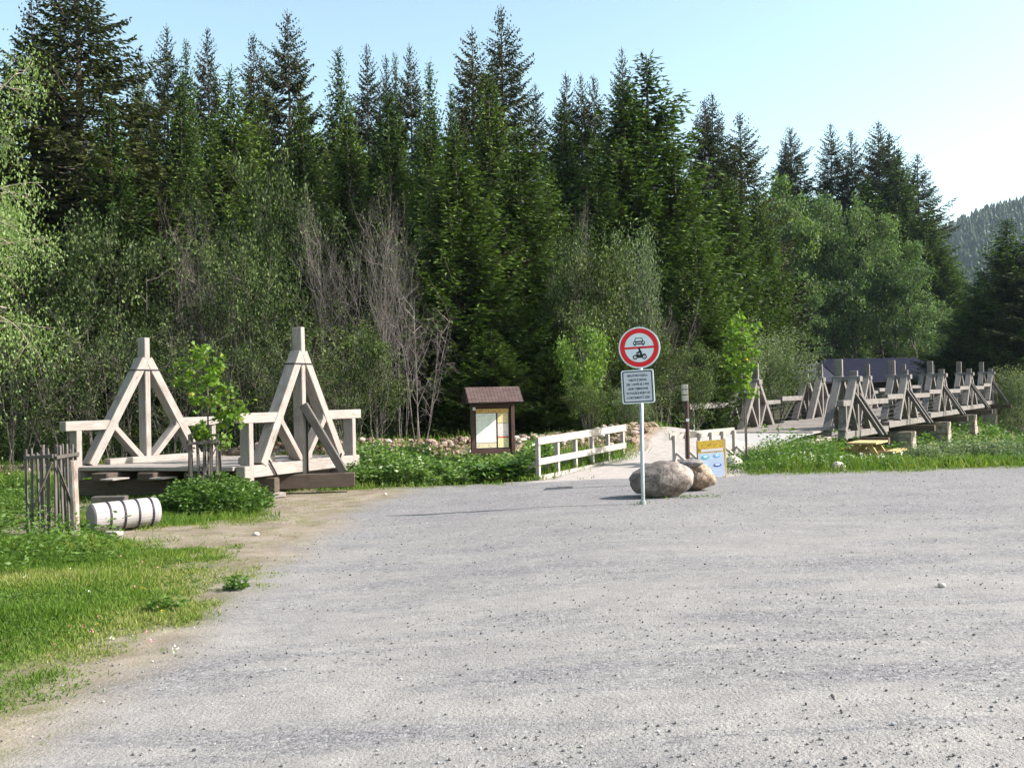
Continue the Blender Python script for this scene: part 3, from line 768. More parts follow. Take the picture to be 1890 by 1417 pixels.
# text plate
PC = at(1176.5, 713.5, SD); PC = V3(PC.x, sp.y - .065, PC.z); hw, hh = .262, .272
def rr(w, h, r): return [(w - r + r * math.cos(a), h - r + r * math.sin(a)) for a in np.linspace(0, 1.57, 5)] + [(-w + r + r * math.cos(a), h - r + r * math.sin(a)) for a in np.linspace(1.57, 3.14, 5)] + [(-w + r + r * math.cos(a), -h + r + r * math.sin(a)) for a in np.linspace(3.14, 4.71, 5)] + [(w - r + r * math.cos(a), -h + r + r * math.sin(a)) for a in np.linspace(4.71, 6.28, 5)]
rr_ = lambda w, h, r: [(float(a), float(b)) for a, b in rr(w, h, r)]
plate('text_plate', rr_(hw, hh, .035), -.02, M['sign_rim'], .03, cen=PC)
plate('plate_border', rr_(hw * .925, hh * .93, .028), .0115, B_, .002, cen=PC)
plate('plate_field', rr_(hw * .855, hh * .865, .02), .0145, plain("plate_grey", (.50, .52, .56), .45, 0, .05), .002, cen=PC)
ROT = Matrix((sx_, su, sn)).transposed().to_4x4()
def text_obj(name, s, size, pos, m, parent, rot=ROT, width=None):
    cu = bpy.data.curves.new(name, 'FONT'); cu.body = s; cu.size = size; cu.align_x = 'CENTER'; cu.align_y = 'CENTER'; cu.extrude = .0006; cu.offset = .0012
    t = bpy.data.objects.new(name, cu); col.objects.link(t)
    bpy.context.view_layer.update()
    if width and t.dimensions.x > 0: sx = width / t.dimensions.x
    else: sx = 1
    me = bpy.data.meshes.new_from_object(t.evaluated_get(bpy.context.evaluated_depsgraph_get()))
    bpy.data.objects.remove(t)
    me.materials.clear(); me.materials.append(m)
    o = link(name, me, parent)
    p = Vector(pos); q = parent
    while q is not None: p = p - q.location; q = q.parent
    o.matrix_local = Matrix.Translation(p) @ rot @ Matrix.Diagonal((sx, 1, 1, 1))
    return o
lines = [("NEPLATÍ PRO VOZIDLA", .33), ("VYJMUTÁ ZE ZÁKONA", .30), ("ZÁK. 114/1992 SB. A PRO", .37), ("OSOBY VYJMENOVANÉ", .32), ("VE VYHLÁŠCE SPRÁVY NP", .38), ("A CHKO ŠUMAVA Č. 2/2001", .37)]
for i, (s, w) in enumerate(lines):
    text_obj('text_line', s, .052, PC + sn * .0175 + su * (.178 - i * .071), B_, sign, width=w)
for z in (.0, -.40):
    mb = MB(); c = V3(sp.x - .015 + (.0 if z else -.01), sp.y, C0.z + z - .02); mb.box(c, (.16, .09, .035)); mb.build('clamp', M['steel'], sign, .004)

# ------------------------------------------------------------------ boulders
def boulder(name, label, c, size, rz, mat, seed, tilt=0, sub=4, rough=.09, flat=.25, egg=.0):
    bm_ = __import__('bmesh').new(); __import__('bmesh').ops.create_icosphere(bm_, subdivisions=sub, radius=1)
    rs = np.random.default_rng(seed); co = np.array([v.co[:] for v in bm_.verts]); fs = [[v.index for v in f.verts] for f in bm_.faces]; bm_.free()
    dirs = rs.normal(size=(14, 3)); dirs /= np.linalg.norm(dirs, axis=1)[:, None]; offs = rs.uniform(.80, .97, 14)
    for d_, o_ in zip(dirs, offs):                      # shear off flat facets
        ex_ = co @ d_ - o_; co -= np.where(ex_ > 0, ex_ * flat * 3, 0)[:, None] * d_
    for f_, a_2 in ((2.2, rough), (5, rough * .4), (11, rough * .18)):
        ph_ = rs.uniform(0, 6, 9)
        n_ = np.sin(co[:, 0] * f_ + ph_[0] + np.sin(co[:, 1] * f_ + ph_[1]) * 1.3) * np.sin(co[:, 1] * f_ * 1.1 + ph_[2] + co[:, 2] * f_ * .7) + .6 * np.sin(co[:, 2] * f_ * 1.3 + ph_[3] + co[:, 0] * f_ * .8)
        co = co * (1 + a_2 * n_[:, None])
    co[:, 2] *= 1 + egg * co[:, 0]; co[:, 1] *= 1 + egg * co[:, 0]
    co = co * np.array(size) / 2
    ct, st = math.cos(tilt), math.sin(tilt); x, z = co[:, 0] * ct + co[:, 2] * st, -co[:, 0] * st + co[:, 2] * ct; co[:, 0], co[:, 2] = x, z
    cr, sr = math.cos(rz), math.sin(rz); x, y = co[:, 0] * cr - co[:, 1] * sr, co[:, 0] * sr + co[:, 1] * cr; co[:, 0], co[:, 1] = x, y
    me = np_mesh(name, co, fs, M[mat], smoothed=True); o = link(name, me, None, c); return tag(o, label, 'boulder')
def bpx(px, ytop, ybot, Y):
    t = at(px, ytop, Y); b = at(px, ybot, Y); return t, b
t, b = bpx(1218, 853, 920, 17.3)
boulder('boulder', 'large egg-shaped grey granite boulder behind the sign pole', (t.x, 17.35, (t.z + b.z) / 2 + .005), (1.14, .80, .64), .12, 'granite', 4, tilt=-.10, egg=.20, rough=.045, flat=.20, sub=5)
t, b = bpx(1283, 852, 905, 18.2)
boulder('boulder', 'tan cracked boulder at the right of the grey granite boulder', (t.x, 18.35, (t.z + b.z) / 2), (.72, .75, .56), .5, 'tan_rock', 11, tilt=.30, rough=.07, flat=.30, sub=5)
t, b = bpx(1262, 845, 866, 18.5)
boulder('boulder', 'dark flat rock slab lying on top between the two big boulders', (t.x, 18.05, (t.z + b.z) / 2 + .02), (.58, .45, .17), -.2, 'dark_rock', 21, tilt=-.12, rough=.09, flat=.33, sub=3)
t, b = bpx(1545, 850, 872, 22.4)
boulder('stone', 'lone pale pointed stone at the edge of the grass near the picnic table', (t.x, 22.3, (t.z + b.z) / 2 - .02), (.40, .25, .26), .3, 'pale_rock', 31, tilt=.45, rough=.05, flat=.3, sub=3)
t, b = bpx(1356, 842, 868, 23.5)
boulder('stone', 'pale stone in the grass behind the yellow and blue panel', (t.x, 23.6, (t.z + b.z) / 2), (.42, .35, .34), .2, 'pale_rock', 33, tilt=.2, rough=.05, flat=.25, sub=3)
for px, py, s in ((473, 987, .10), (1737, 1083, .07), (870, 911, .09), (1565, 1267, .05), (1222, 1121, .04)):
    c = gp(px, py)
for (px, py, s, lb) in ((473, 988, .10, 'fist-sized stone on the bare dirt in front of the round bush'), (1738, 1083, .075, 'flat pale stone on the gravel at the right'), (711, 913, .08, 'small stone on the gravel in front of the leafy bush strip')):
    c = gp(px, py); o = boulder('stone', lb, (c.x, c.y, c.z + s * .22), (s, s * .8, s * .6), random.random() * 3, 'pale_rock', int(px), sub=2, rough=.06); o['category'] = 'stone'

# ------------------------------------------------------------------ hiking signpost behind the boulders
hp = at(1271, 880, 19.3); hz = gz(hp.x, hp.y)
hpost = empty('trail_signpost', (hp.x, hp.y, hz), 0, 'dark brown trail post with small edge-on signs behind the boulders', 'signpost')
mb = MB(); mb.tube([V3(hp.x, hp.y, hz - .1), V3(hp.x, hp.y, zat(1271, 708, 19.3))], .037, 12); mb.build('post', M['brown_paint'], hpost, smoothed=False)
for i, (y0, y1) in enumerate(((709, 718), (719, 728), (729, 740))):
    z0, z1 = zat(1271, y1, 19.3), zat(1271, y0, 19.3); mb = MB()
    mb.beam(V3(hp.x - .03, hp.y - .075, (z0 + z1) / 2), V3(hp.x + .01, hp.y + .36, (z0 + z1) / 2), .09, z1 - z0 - .006, V3(1, 0, 0)); mb.build('sign_board', plain("pale_board", (.42, .40, .34), .6), hpost, .003)
mb = MB(); mb.box((hp.x, hp.y - .05, zat(1271, 775, 19.3)), (.06, .02, .05)); mb.build('waymark', M['sign_white'], hpost)

# ------------------------------------------------------------------ yellow and blue notice panel
npb = at(1315, 878, 21.0); nz = gz(npb.x, npb.y); an = R(10)
panel = empty('notice_panel', (npb.x, npb.y, nz), 0, 'small notice panel with yellow header and pale blue pictures behind the tan boulder', 'notice panel')
nx_ = V3(math.cos(an), math.sin(an), math.sin(R(2.5))).normalized(); nn = V3(math.sin(an), -math.cos(an), 0); nu = nx_.cross(nn) * 1
if nu.z < 0: nu = -nu
NH = (878 - 811) / FPX * 21; NW = 50 / FPX * 21.0
NO = V3(npb.x, npb.y, nz + .02)
def npl(name, a0, a1, b0, b1, off, m, out=None):
    mb = MB(); mb.slab(out or [(a0, b0), (a1, b0), (a1, b1), (a0, b1)], NO + nn * off, nx_, nu, nn, .003); return mb.build(name, m, panel)
w = NW / 2
mb = MB(); mb.slab([(-w, 0), (w, 0), (w, NH), (-w, NH)], NO - nn * .02, nx_, nu, nn, .018); mb.build('board', plain("board_back", (.5, .52, .56), .6), panel)
npl('blue_sheet', -w, w, .0, NH * .66, .0, plain("pale_blue_print", (.36, .43, .56), .5, 0, .08, 5))
npl('yellow_header', -w, w, NH * .66, NH, .0, print_mat("yellow_print", (.42, .28, .03), (.22, .14, .02), 22, .54))
npl('white_strip', -w * .75, w * .95, NH * .695, NH * .765, .004, plain("strip_grey", (.50, .46, .48), .5))
def ell(cx, cy, rx, ry): return [(cx + rx * math.cos(t), cy + ry * math.sin(t)) for t in np.linspace(0, 6.0, 18)]
for cx, cy, rx, ry, c in ((-.45, .55, .30, .065, (.10, .36, .42)), (.45, .57, .28, .06, (.16, .36, .58)), (-.45, .33, .25, .04, (.28, .42, .58)), (.45, .31, .32, .05, (.06, .10, .34))):
    e = [(float(a), float(b)) for a, b in ell(cx * w, cy * NH, rx * w, ry * NH)]
    npl('picture', 0, 0, 0, 0, .004, plain("picture_ink", c, .5), e)
    npl('picture', 0, 0, 0, 0, .008, plain("picture_core", (.48, .58, .74), .5), [(float(a), float(b)) for a, b in ell(cx * w, cy * NH + .01, rx * w * .6, ry * NH * .5)])
for sgn in (-1, 1):
    mb = MB(); mb.beam(NO + nx_ * (sgn * (w + .02)) - nn * .03 - UP * .12, NO + nx_ * (sgn * (w + .02)) - nn * .03 + UP * (NH + .01), .035, .035, nx_); mb.build('leg', M['yellow_timber'], panel, .003)

# ------------------------------------------------------------------ picnic table
tz = gz(10.0, 28.0); tc0 = at(1601, 818, 28.0); tc0 = V3(tc0.x, 28.0, tz)
tab = empty('picnic_table', tc0, 0, 'new yellow timber picnic table with two side benches in the meadow by the bridge', 'picnic table')
ta = R(58); tx = V3(math.cos(ta), math.sin(ta), 0); ty = V3(math.sin(ta), -math.cos(ta), 0)
TT = zat(1600, 816, 28.0) - tz
def TP(a, b, z): return tc0 + tx * a + ty * b + UP * z
mb = MB()
for i in range(4): mb.beam(TP(-.75, -.30 + i * .2, TT), TP(.75, -.30 + i * .2, TT), .19, .05, ty)
mb.build('table_top', M['yellow_timber'], tab, .004)
for sgn in (-1, 1):
    mb = MB()
    for i in range(2): mb.beam(TP(-.75, sgn * (.70 + i * .14), TT * .60), TP(.75, sgn * (.70 + i * .14), TT * .60), .13, .05, ty)
    mb.build('bench_seat', M['yellow_timber'], tab, .004)
for s in (-.5, .5):
    for sgn in (-1, 1):
        mb = MB(); mb.beam(TP(s, sgn * .14, TT - .03), TP(s, sgn * .52, -.08), .08, .14, tx); mb.build('leg', M['yellow_timber'], tab, .004)
    mb = MB(); mb.beam(TP(s + .05, -.82, TT * .60 - .06), TP(s + .05, .82, TT * .60 - .06), .05, .12, tx); mb.build('cross_bearer', M['yellow_timber'], tab, .004)

# ------------------------------------------------------------------ long bridge
bu = V3(.546, .838, 0).normalized(); bo = V3(.838, -.546, 0)
NP = [V3(11.75, 36, 0) + V3(4.56, 7, 0) * i for i in range(5)]
FP = [V3(9.47, 39, 0) + V3(4.66, 7, 0) * i for i in range(5)]
zb0 = [.10 + .145 * i for i in range(5)]
tpx = [662, 663, 662, 664, 665]; npx = [1549, 1644, 1721, 1771, 1812]
bridge = empty('timber_bridge', (10.5, 35, gz(10.5, 35)), 0, 'long weathered timber bridge with paired kingpost frames on stone piers', 'bridge')
def zt_at(i, Pp): return zat(npx[i], tpx[i], Pp.y)
for i in range(5):
    Pn = NP[i]; Pf = FP[i]; z0 = zb0[i]
    ztn = 2.88 + .125 * i; zcap = ztn - .74
    zr = z0 + .30 + 1.02
    for (PP, out, lead, off) in ((Pn, bo, 1.9 if i == 0 else 4.4, .52), (Pf, -bo, 5.2 if i == 0 else 4.4, .66)):
        tall = PP; short = PP + out * off
        a_frame(bridge, (tall.x, tall.y), bu, out, z0, zr, zcap, ztn, (1.9, 1.9), 1.75, .27, .15, nm='bridge_timber', shorts=(False, False), rails=False, band=False, base=True, cross=True)
        a_frame(bridge, (short.x, short.y), bu, out, z0, zr, zcap - .02, ztn - .42, (lead if i == 0 else 3.75, 4.65 if i < 4 else 2.2), 1.75, .27, .15, nm='bridge_timber', shorts=(i == 0, i == 4), bottom=z0 - .05, band=False)
        mb = MB(); mb.beam(tall - out * .22 + UP * (zcap + .02), short + out * .26 + UP * (zcap + .02), .38, .19, bu); mb.build('cap_beam', M['bridge_timber'], bridge, .012)
        # outward struts
        for s in (0, .0):
            pass
        for dd in (-.16, .42):
            mb = MB(); b0 = short + bu * dd + UP * (zr + .25); b1 = short + out * .95 + bu * dd + UP * (z0 + .05)
            mb.beam(b0 + out * .02, b1, .17, .13, bu); mb.build('strut', M['old_timber'], bridge, .01)
        mb = MB(); mb.beam(tall - out * .6 + UP * (z0 - .14), short + out * 1.15 + UP * (z0 - .14), .26, .24, bu); mb.build('bearer', M['dark_timber'], bridge, .012)
    # thin horizontal wires of the railing, far side only where seen through
mb = MB()
def deck_end(t, side):
    P0, P1 = (NP[0], NP[4]) if side > 0 else (FP[0], FP[4]); return P0 + (P1 - P0) * t
L = (NP[4] - NP[0]).length; npl_ = int((L + 6) / .24)
for k in range(npl_):
    s = -2.9 + k * .24; t = s / L
    a = NP[0] + bu * s; b = FP[0] + bu * (s - 1.2)
    a = a + (bo * -.1); z = zb0[0] + .28 + max(t, -.02) * .58 + random.uniform(-.005, .005)
    mb.beam(a + UP * z, b + UP * z + bo * .1, .225, .07, bu)
mb.build('deck', M['timber'], bridge, .004)
for side, PP in ((1, NP), (-1, FP)):
    for q in (0.25,):
        mb = MB(); a = PP[0] - bu * 2.6; b = PP[4] + bu * 2.3
        mb.beam(a + bo * (-side * q) + UP * (zb0[0] - .02), b + bo * (-side * q) + UP * (zb0[4] + .0), .3, .36, bo); mb.build('girder', M['dark_timber'], bridge, .01)
    for w_ in range(5):
        mb = MB(); zz = .45 + w_ * .16
        pts = [PP[0] - bu * 2.0 + bo * (side * .55) + UP * (zb0[0] + zz)] + [PP[i] + bo * (side * .55) + UP * (zb0[i] + zz) for i in range(5)]
        mb.tube(pts, .012, 4); mb.build('wire', M['black_metal'], bridge)
# stone piers
def masonry(name, a, b, c):
    m, nt, out = new_mat(name); tc = N(nt, "ShaderNodeTexCoord").outputs['Object']
    v = N(nt, "ShaderNodeTexVoronoi", Scale=2.6, _feature='DISTANCE_TO_EDGE'); nt.links.new(mapping(nt, tc, (1, 1, 1.7)), v.inputs['Vector'])
    n = noise(nt, tc, 3.5, 6, .7)
    base = ramp(nt, n, [(.3, a), (.5, b), (.7, c)])
    base = mixc(nt, 1, base, ramp(nt, v.outputs['Distance'], [(0, (.55, .5, .48)), (.06, (1, 1, 1))]), 'MULTIPLY')
    surf(nt, out, base, .9, bump(nt, v.outputs['Distance'], .5, .03)); return m
M['masonry'] = masonry("masonry", (.13, .105, .088), (.27, .23, .195), (.40, .35, .31))
for i in range(5):
    P0 = NP[i]; g = -1.4; mb = MB()
    for kx, (off_o, off_u, sx, sy) in enumerate(((.35, -.0, .95, 1.0), (-3.9, 0, .95, 1.0))):
        c = P0 + bo * off_o + bu * off_u + V3(0, 0, 0)
        top_ = zb0[i] - .29
        for lv in range(5):
            za = g + (top_ - g) * lv / 5; zc = g + (top_ - g) * (lv + 1) / 5
            mb.frame_box(c + UP * ((za + zc) / 2), UP, bo, bu, (zc - za) - .012, sx * (1.04 - .02 * lv) + random.uniform(-.03, .03), sy * (1.04 - .02 * lv) + random.uniform(-.03, .03))
    c = P0 + bo * -1.8
    mb.frame_box(c + UP * ((g + zb0[i] - .5) / 2), bo, bu, UP, 3.2, .62, (zb0[i] - .5 - g)); mb.build('pier', M['masonry'], bridge, .02)
# stone edging of the approach on the river side
mb = MB(); e0 = V3(6.1, 26.6, 0); e1 = NP[0] - bu * 2.7 + bo * .3; nb = 16
for i in range(nb):
    a = e0 + (e1 - e0) * (i / nb); b = e0 + (e1 - e0) * ((i + .96) / nb); hz_ = .30 + .0 * i
    mb.beam(V3(a.x, a.y, hz_ - .33 + random.uniform(-.02, .02)), V3(b.x, b.y, hz_ - .33 + random.uniform(-.02, .02)), .34 + random.uniform(-.04, .04), .5, bo)
tag(mb.build('retaining_wall', M['masonry'], None, .04), 'low grey stone retaining wall edging the bridge approach above the meadow', 'wall')
# approach surface
ap = [V3(6.0, 26.3, 0), e1 + bo * -.1, FP[0] - bu * 4.2 + bo * -.4 * -1, V3(5.4, 32.5, 0), V3(3.4, 28.2, 0)]
me_v = []; me_f = []
A0, A1_, B0_, B1_ = V3(3.0, 26.0, 0), FP[0] - bu * 4.1, V3(5.75, 25.4, 0), NP[0] - bu * 2.85
n1, n2 = 24, 8; vs = []
for i in range(n1 + 1):
    for j in range(n2 + 1):
        t = i / n1; l = A0.lerp(A1_, t) + V3(-.35, .2, 0) * math.sin(t * 3.14); r_ = B0_.lerp(B1_, t); q = l.lerp(r_, j / n2)
        zz = .14 + .22 * float(smooth(0, 1, t)) + random.uniform(-.006, .006)
        if i == 0: zz = gz(q.x, q.y) - .03
        vs.append((q.x, q.y, zz))
ii = np.arange((n1 + 1) * (n2 + 1)).reshape(n1 + 1, n2 + 1)
fs = np.stack([ii[:-1, :-1], ii[:-1, 1:], ii[1:, 1:], ii[1:, :-1]], -1).reshape(-1, 4)
pmt, nt, out = new_mat("path_surface"); pos = N(nt, "ShaderNodeNewGeometry").outputs['Position']
surf(nt, out, mixc(nt, .6, ramp(nt, noise(nt, pos, 2.5, 6, .75), [(.3, (.25, .245, .245)), (.7, (.36, .35, .345))]), ramp(nt, noise(nt, pos, 45, 3, .75), [(.3, (.7, .7, .7)), (.7, (1.15, 1.15, 1.15))]), 'MULTIPLY'), .9)
tag(link('path', np_mesh('path', np.array(vs), fs[:, ::-1].copy(), pmt, smoothed=True)), kind='structure')

# ------------------------------------------------------------------ building with slate roof beyond the bridge
YB = 74.0
bl = at(1440, 705, YB); br_ = at(1742, 702, YB + 3); br_ = V3(br_.x, YB + 3, 0); bl = V3(bl.x, YB, 0)
bz = -.6; ez = zat(1600, 703, YB + 1); rz_ = zat(1600, 664, YB + 4)
hb = empty('river_house', ((bl.x + br_.x) / 2, YB + 4, bz), 0, 'long low dark building with blue-grey slate roof beyond the bridge', 'building')
bx_ = (br_ - bl).normalized(); by_ = V3(-bx_.y, bx_.x, 0); BL = (br_ - bl).length
mbw = MB(); mbw.frame_box(bl + bx_ * (BL / 2) + by_ * 3.2 + UP * ((bz + ez) / 2), bx_, by_, UP, BL - .6, 5.6, ez - bz); mbw.build('wall', M['dark_timber'], hb)
roof_a = shingle_mat("light_slates", (.045, .05, .072), (.068, .075, .10), (.012, .012, .02), 1.9, 2.4)
roof_b = shingle_mat("blue_slates", (.010, .012, .026), (.015, .018, .035), (.005, .006, .012), 2.2, 2.6)
split = BL * .36; sl = (by_ * 3.4 + UP * (rz_ - ez)).normalized(); sll = math.hypot(3.4, rz_ - ez)
mbr = MB(); mbr.slab([(-.3, -.25), (split, -.25), (split, sll), (-.3, sll)], bl + UP * ez, bx_, sl, bx_.cross(sl), .08)
ro = mbr.build('roof', roof_a, hb)
mbr = MB(); mbr.slab([(split, -.25), (BL + .3, -.25), (BL + .3, sll + .1), (split, sll + .1)], bl + UP * (ez + .05), bx_, sl, bx_.cross(sl), .08); mbr.build('roof', roof_b, hb)
sl2 = (-by_ * 3.4 + UP * (rz_ - ez)).normalized()
mbr = MB(); mbr.slab([(-.3, -.2), (BL + .3, -.2), (BL + .3, sll), (-.3, sll)], bl + by_ * 6.8 + UP * ez, bx_, sl2, sl2.cross(bx_), .08); mbr.build('roof', roof_b, hb)
mbw = MB(); mbw.beam(bl + UP * (ez - .05) - by_ * .2, br_ + UP * (ez - .05) - by_ * .2, .12, .12, by_); mbw.build('gutter', M['strap'], hb)
for t in (.2, .4, .6, .8):
    mbw = MB(); c = bl + bx_ * (BL * t) + by_ * .37 + UP * (ez - 1.2); mbw.frame_box(c, bx_, by_, UP, 1.0, .06, .9); f = mbw.build('window', M['old_timber'], hb)
    mbw = MB(); mbw.frame_box(c - by_ * .03, bx_, by_, UP, .84, .03, .74); mbw.build('pane', M['strap'], f)

# ================================================================== vegetation
def norm(v): return v / np.maximum(1e-9, np.linalg.norm(v, axis=-1, keepdims=True))
def kites(p, d, l, w, rs, flatten=None):
    """rhombic leaf or twig cards: base p, direction d, length l, width w -> verts, faces"""
    n = len(p); r = rs.normal(size=(n, 3))
    if flatten is not None: r = r * (1 - flatten) + np.array([0, 0, 1.0]) * flatten * 1.5
    s = norm(np.cross(d, r)); l = np.asarray(l).reshape(-1, 1); w = np.asarray(w).reshape(-1, 1)
    V = np.stack([p, p + d * l * .45 + s * w / 2, p + d * l, p + d * l * .45 - s * w / 2], 1).reshape(-1, 3)
    return V, np.arange(n * 4).reshape(n, 4)
def leaf_mesh(name, p, d, l, w, mat, rs, rnd, tip=None, flatten=None):
    V, F = kites(p, d, l, w, rs, flatten)
    at_ = {'rnd': np.repeat(rnd, 4)}
    if tip is not None: at_['tip'] = np.repeat(tip, 4)
    return np_mesh(name, V, F, mat, attrs=at_)

def spruce(seed, H, Rr, kind, lod=1.0):
    rs = np.random.default_rng(seed); P, D, Ls, Ws, T, Rn = [], [], [], [], [], []
    young = kind == 'young'
    step = (.25 if young else .40) / lod; z = H * (.03 if young else .12); lean = rs.uniform(-.01, .01, 2)
    limb = MB()
    while z < H * .985:
        t = z / H
        if young: prof = min(1.0, (1 - t) / .64 + .012) ** .95 * (0.72 + .28 * min(1, t / .06))
        else: prof = (min(1, (1 - t) / .42)) ** .85 * (.7 + .3 * min(1, t / .35))
        nb = rs.integers(5, 8) if young else rs.integers(4, 7)
        a0 = rs.uniform(0, 6.28)
        for b in range(nb):
            if not young and rs.random() < .06: continue
            L = Rr * prof * rs.uniform(.70, 1.12) + .05
            if rs.random() < .10: L *= 1.22
            phi = a0 + b * 6.283 / nb + rs.uniform(-.35, .35)
            L *= 1 + (.16 if young else .26) * math.sin(phi * 1.0 + z * .55 + seed) * math.sin(z * 1.3 + seed * 2 + phi * 2)
            e = np.array([math.cos(phi), math.sin(phi), 0.0]); sd_ = np.array([-e[1], e[0], 0.0])
            k0 = (.02 + .95 * t ** 1.3) if young else (-.42 + .95 * t ** 2.2)
            k0 += rs.uniform(-.12, .12); curl = .34 if young else .26
            base = np.array([lean[0] * z, lean[1] * z, z + rs.uniform(-.12, .12)])
            m = max(3, int(L / (.115 if young else .15) * lod))
            s = np.clip(np.linspace(.12 if young else .22, 1, m) + rs.uniform(-.02, .02, m), .02, 1)
            ax = base + e * (L * s)[:, None] + np.array([0, 0, 1.0]) * (L * (k0 * s + curl * s ** 2.2))[:, None]
            if L > .8:
                limb.tube([base, base + e * L * .5 + np.array([0, 0, L * (k0 * .5 + curl * .2)]), base + e * L * .92 + np.array([0, 0, L * (k0 * .92 + curl * .83)])], [.012 + L * .011, .008 + L * .005, .004], 3, False)
            for sg in (-1, 1):
                ll = (L * .42 * (1 - s) ** .75 + .10) * rs.uniform(.6, 1.15, m); ll = np.minimum(ll, .8) * (1 - .55 * float(smooth(.80, 1.0, t)))
                ang = rs.uniform(.7, 1.1, m)
                d = e * np.cos(ang)[:, None] + sd_ * (sg * np.sin(ang))[:, None] + np.array([0, 0, 1.0]) * rs.uniform(-.35 if young else -.75, .12 if young else -.05, m)[:, None]
                d = norm(d)
                P.append(ax); D.append(d); Ls.append(ll); Ws.append(np.full(m, .06 if young else .085)); T.append(.25 * s); Rn.append(rs.random(m))
                ns = 4 if young else 3
                for q in range(ns):
                    f = (q + .6) / ns; keep = ll > .14 * (q + .6)
                    pp = ax + d * (ll * f)[:, None]; j = rs.uniform(-.9, .9, (m, 3)); dd = norm(d + j * .75 + e * .3)
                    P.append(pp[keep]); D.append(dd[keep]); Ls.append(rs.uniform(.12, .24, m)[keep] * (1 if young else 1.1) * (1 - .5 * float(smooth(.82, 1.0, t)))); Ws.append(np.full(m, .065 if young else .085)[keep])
                    T.append((np.clip((s - .35) * 1.6 + f * .5, 0, 1) * rs.uniform(.35, 1, m) * (.35 + .65 * float(smooth(.15, .55, t))))[keep]); Rn.append(rs.random(m)[keep])  # tips duller low down: less new growth, plus crown shade put into colour
            if not young:          # hanging curtains
                d = norm(np.array([0, 0, -1.0]) + rs.normal(size=(m, 3)) * .25); ll = rs.uniform(.15, .5, m) * (1 - .6 * t)
                P.append(ax); D.append(d); Ls.append(ll); Ws.append(np.full(m, .10)); T.append(np.zeros(m)); Rn.append(rs.random(m) * .7)
            else:
                d = norm(e + rs.normal(size=(m, 3)) * .35 + np.array([0, 0, .3])); P.append(ax); D.append(d); Ls.append(rs.uniform(.12, .24, m)); Ws.append(np.full(m, .05)); T.append(np.clip(s * 1.1 - .2, 0, 1) * rs.random(m)); Rn.append(rs.random(m))
        z += step * rs.uniform(.75, 1.25) * (1 - .45 * t)
    # leader
    m = 26; zz = np.linspace(H * .93, H, m); a = rs.uniform(0, 6.28, m)
    P.append(np.stack([lean[0] * zz, lean[1] * zz, zz], 1)); D.append(norm(np.stack([np.cos(a) * .6, np.sin(a) * .6, np.full(m, .7)], 1))); Ls.append(np.linspace(.22, .07, m)); Ws.append(np.full(m, .035)); T.append(np.full(m, .3)); Rn.append(rs.random(m))
    P, D, Ls, Ws, T, Rn = map(np.concatenate, (P, D, Ls, Ws, T, Rn))
    return P, D, Ls, Ws, T, Rn, limb, lean

def spruce_meshes(nm, seed, H, Rr, kind):
    P, D, Ls, Ws, T, Rn, limb, lean = spruce(seed, H, Rr, kind); rs = np.random.default_rng(seed + 1)
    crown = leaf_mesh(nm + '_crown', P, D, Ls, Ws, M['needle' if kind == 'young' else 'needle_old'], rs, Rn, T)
    mb = limb; r0 = .011 * H
    mb.tube([(0, 0, -.5), (0, 0, H * .02), (lean[0] * H * .5, lean[1] * H * .5, H * .5), (lean[0] * H, lean[1] * H, H)], [r0 * 1.25, r0, r0 * .6, .01], 7, False)
    trunk = np_mesh(nm + '_trunk', np.array(mb.v), mb.f, M['bark'], smoothed=True)
    return trunk, crown

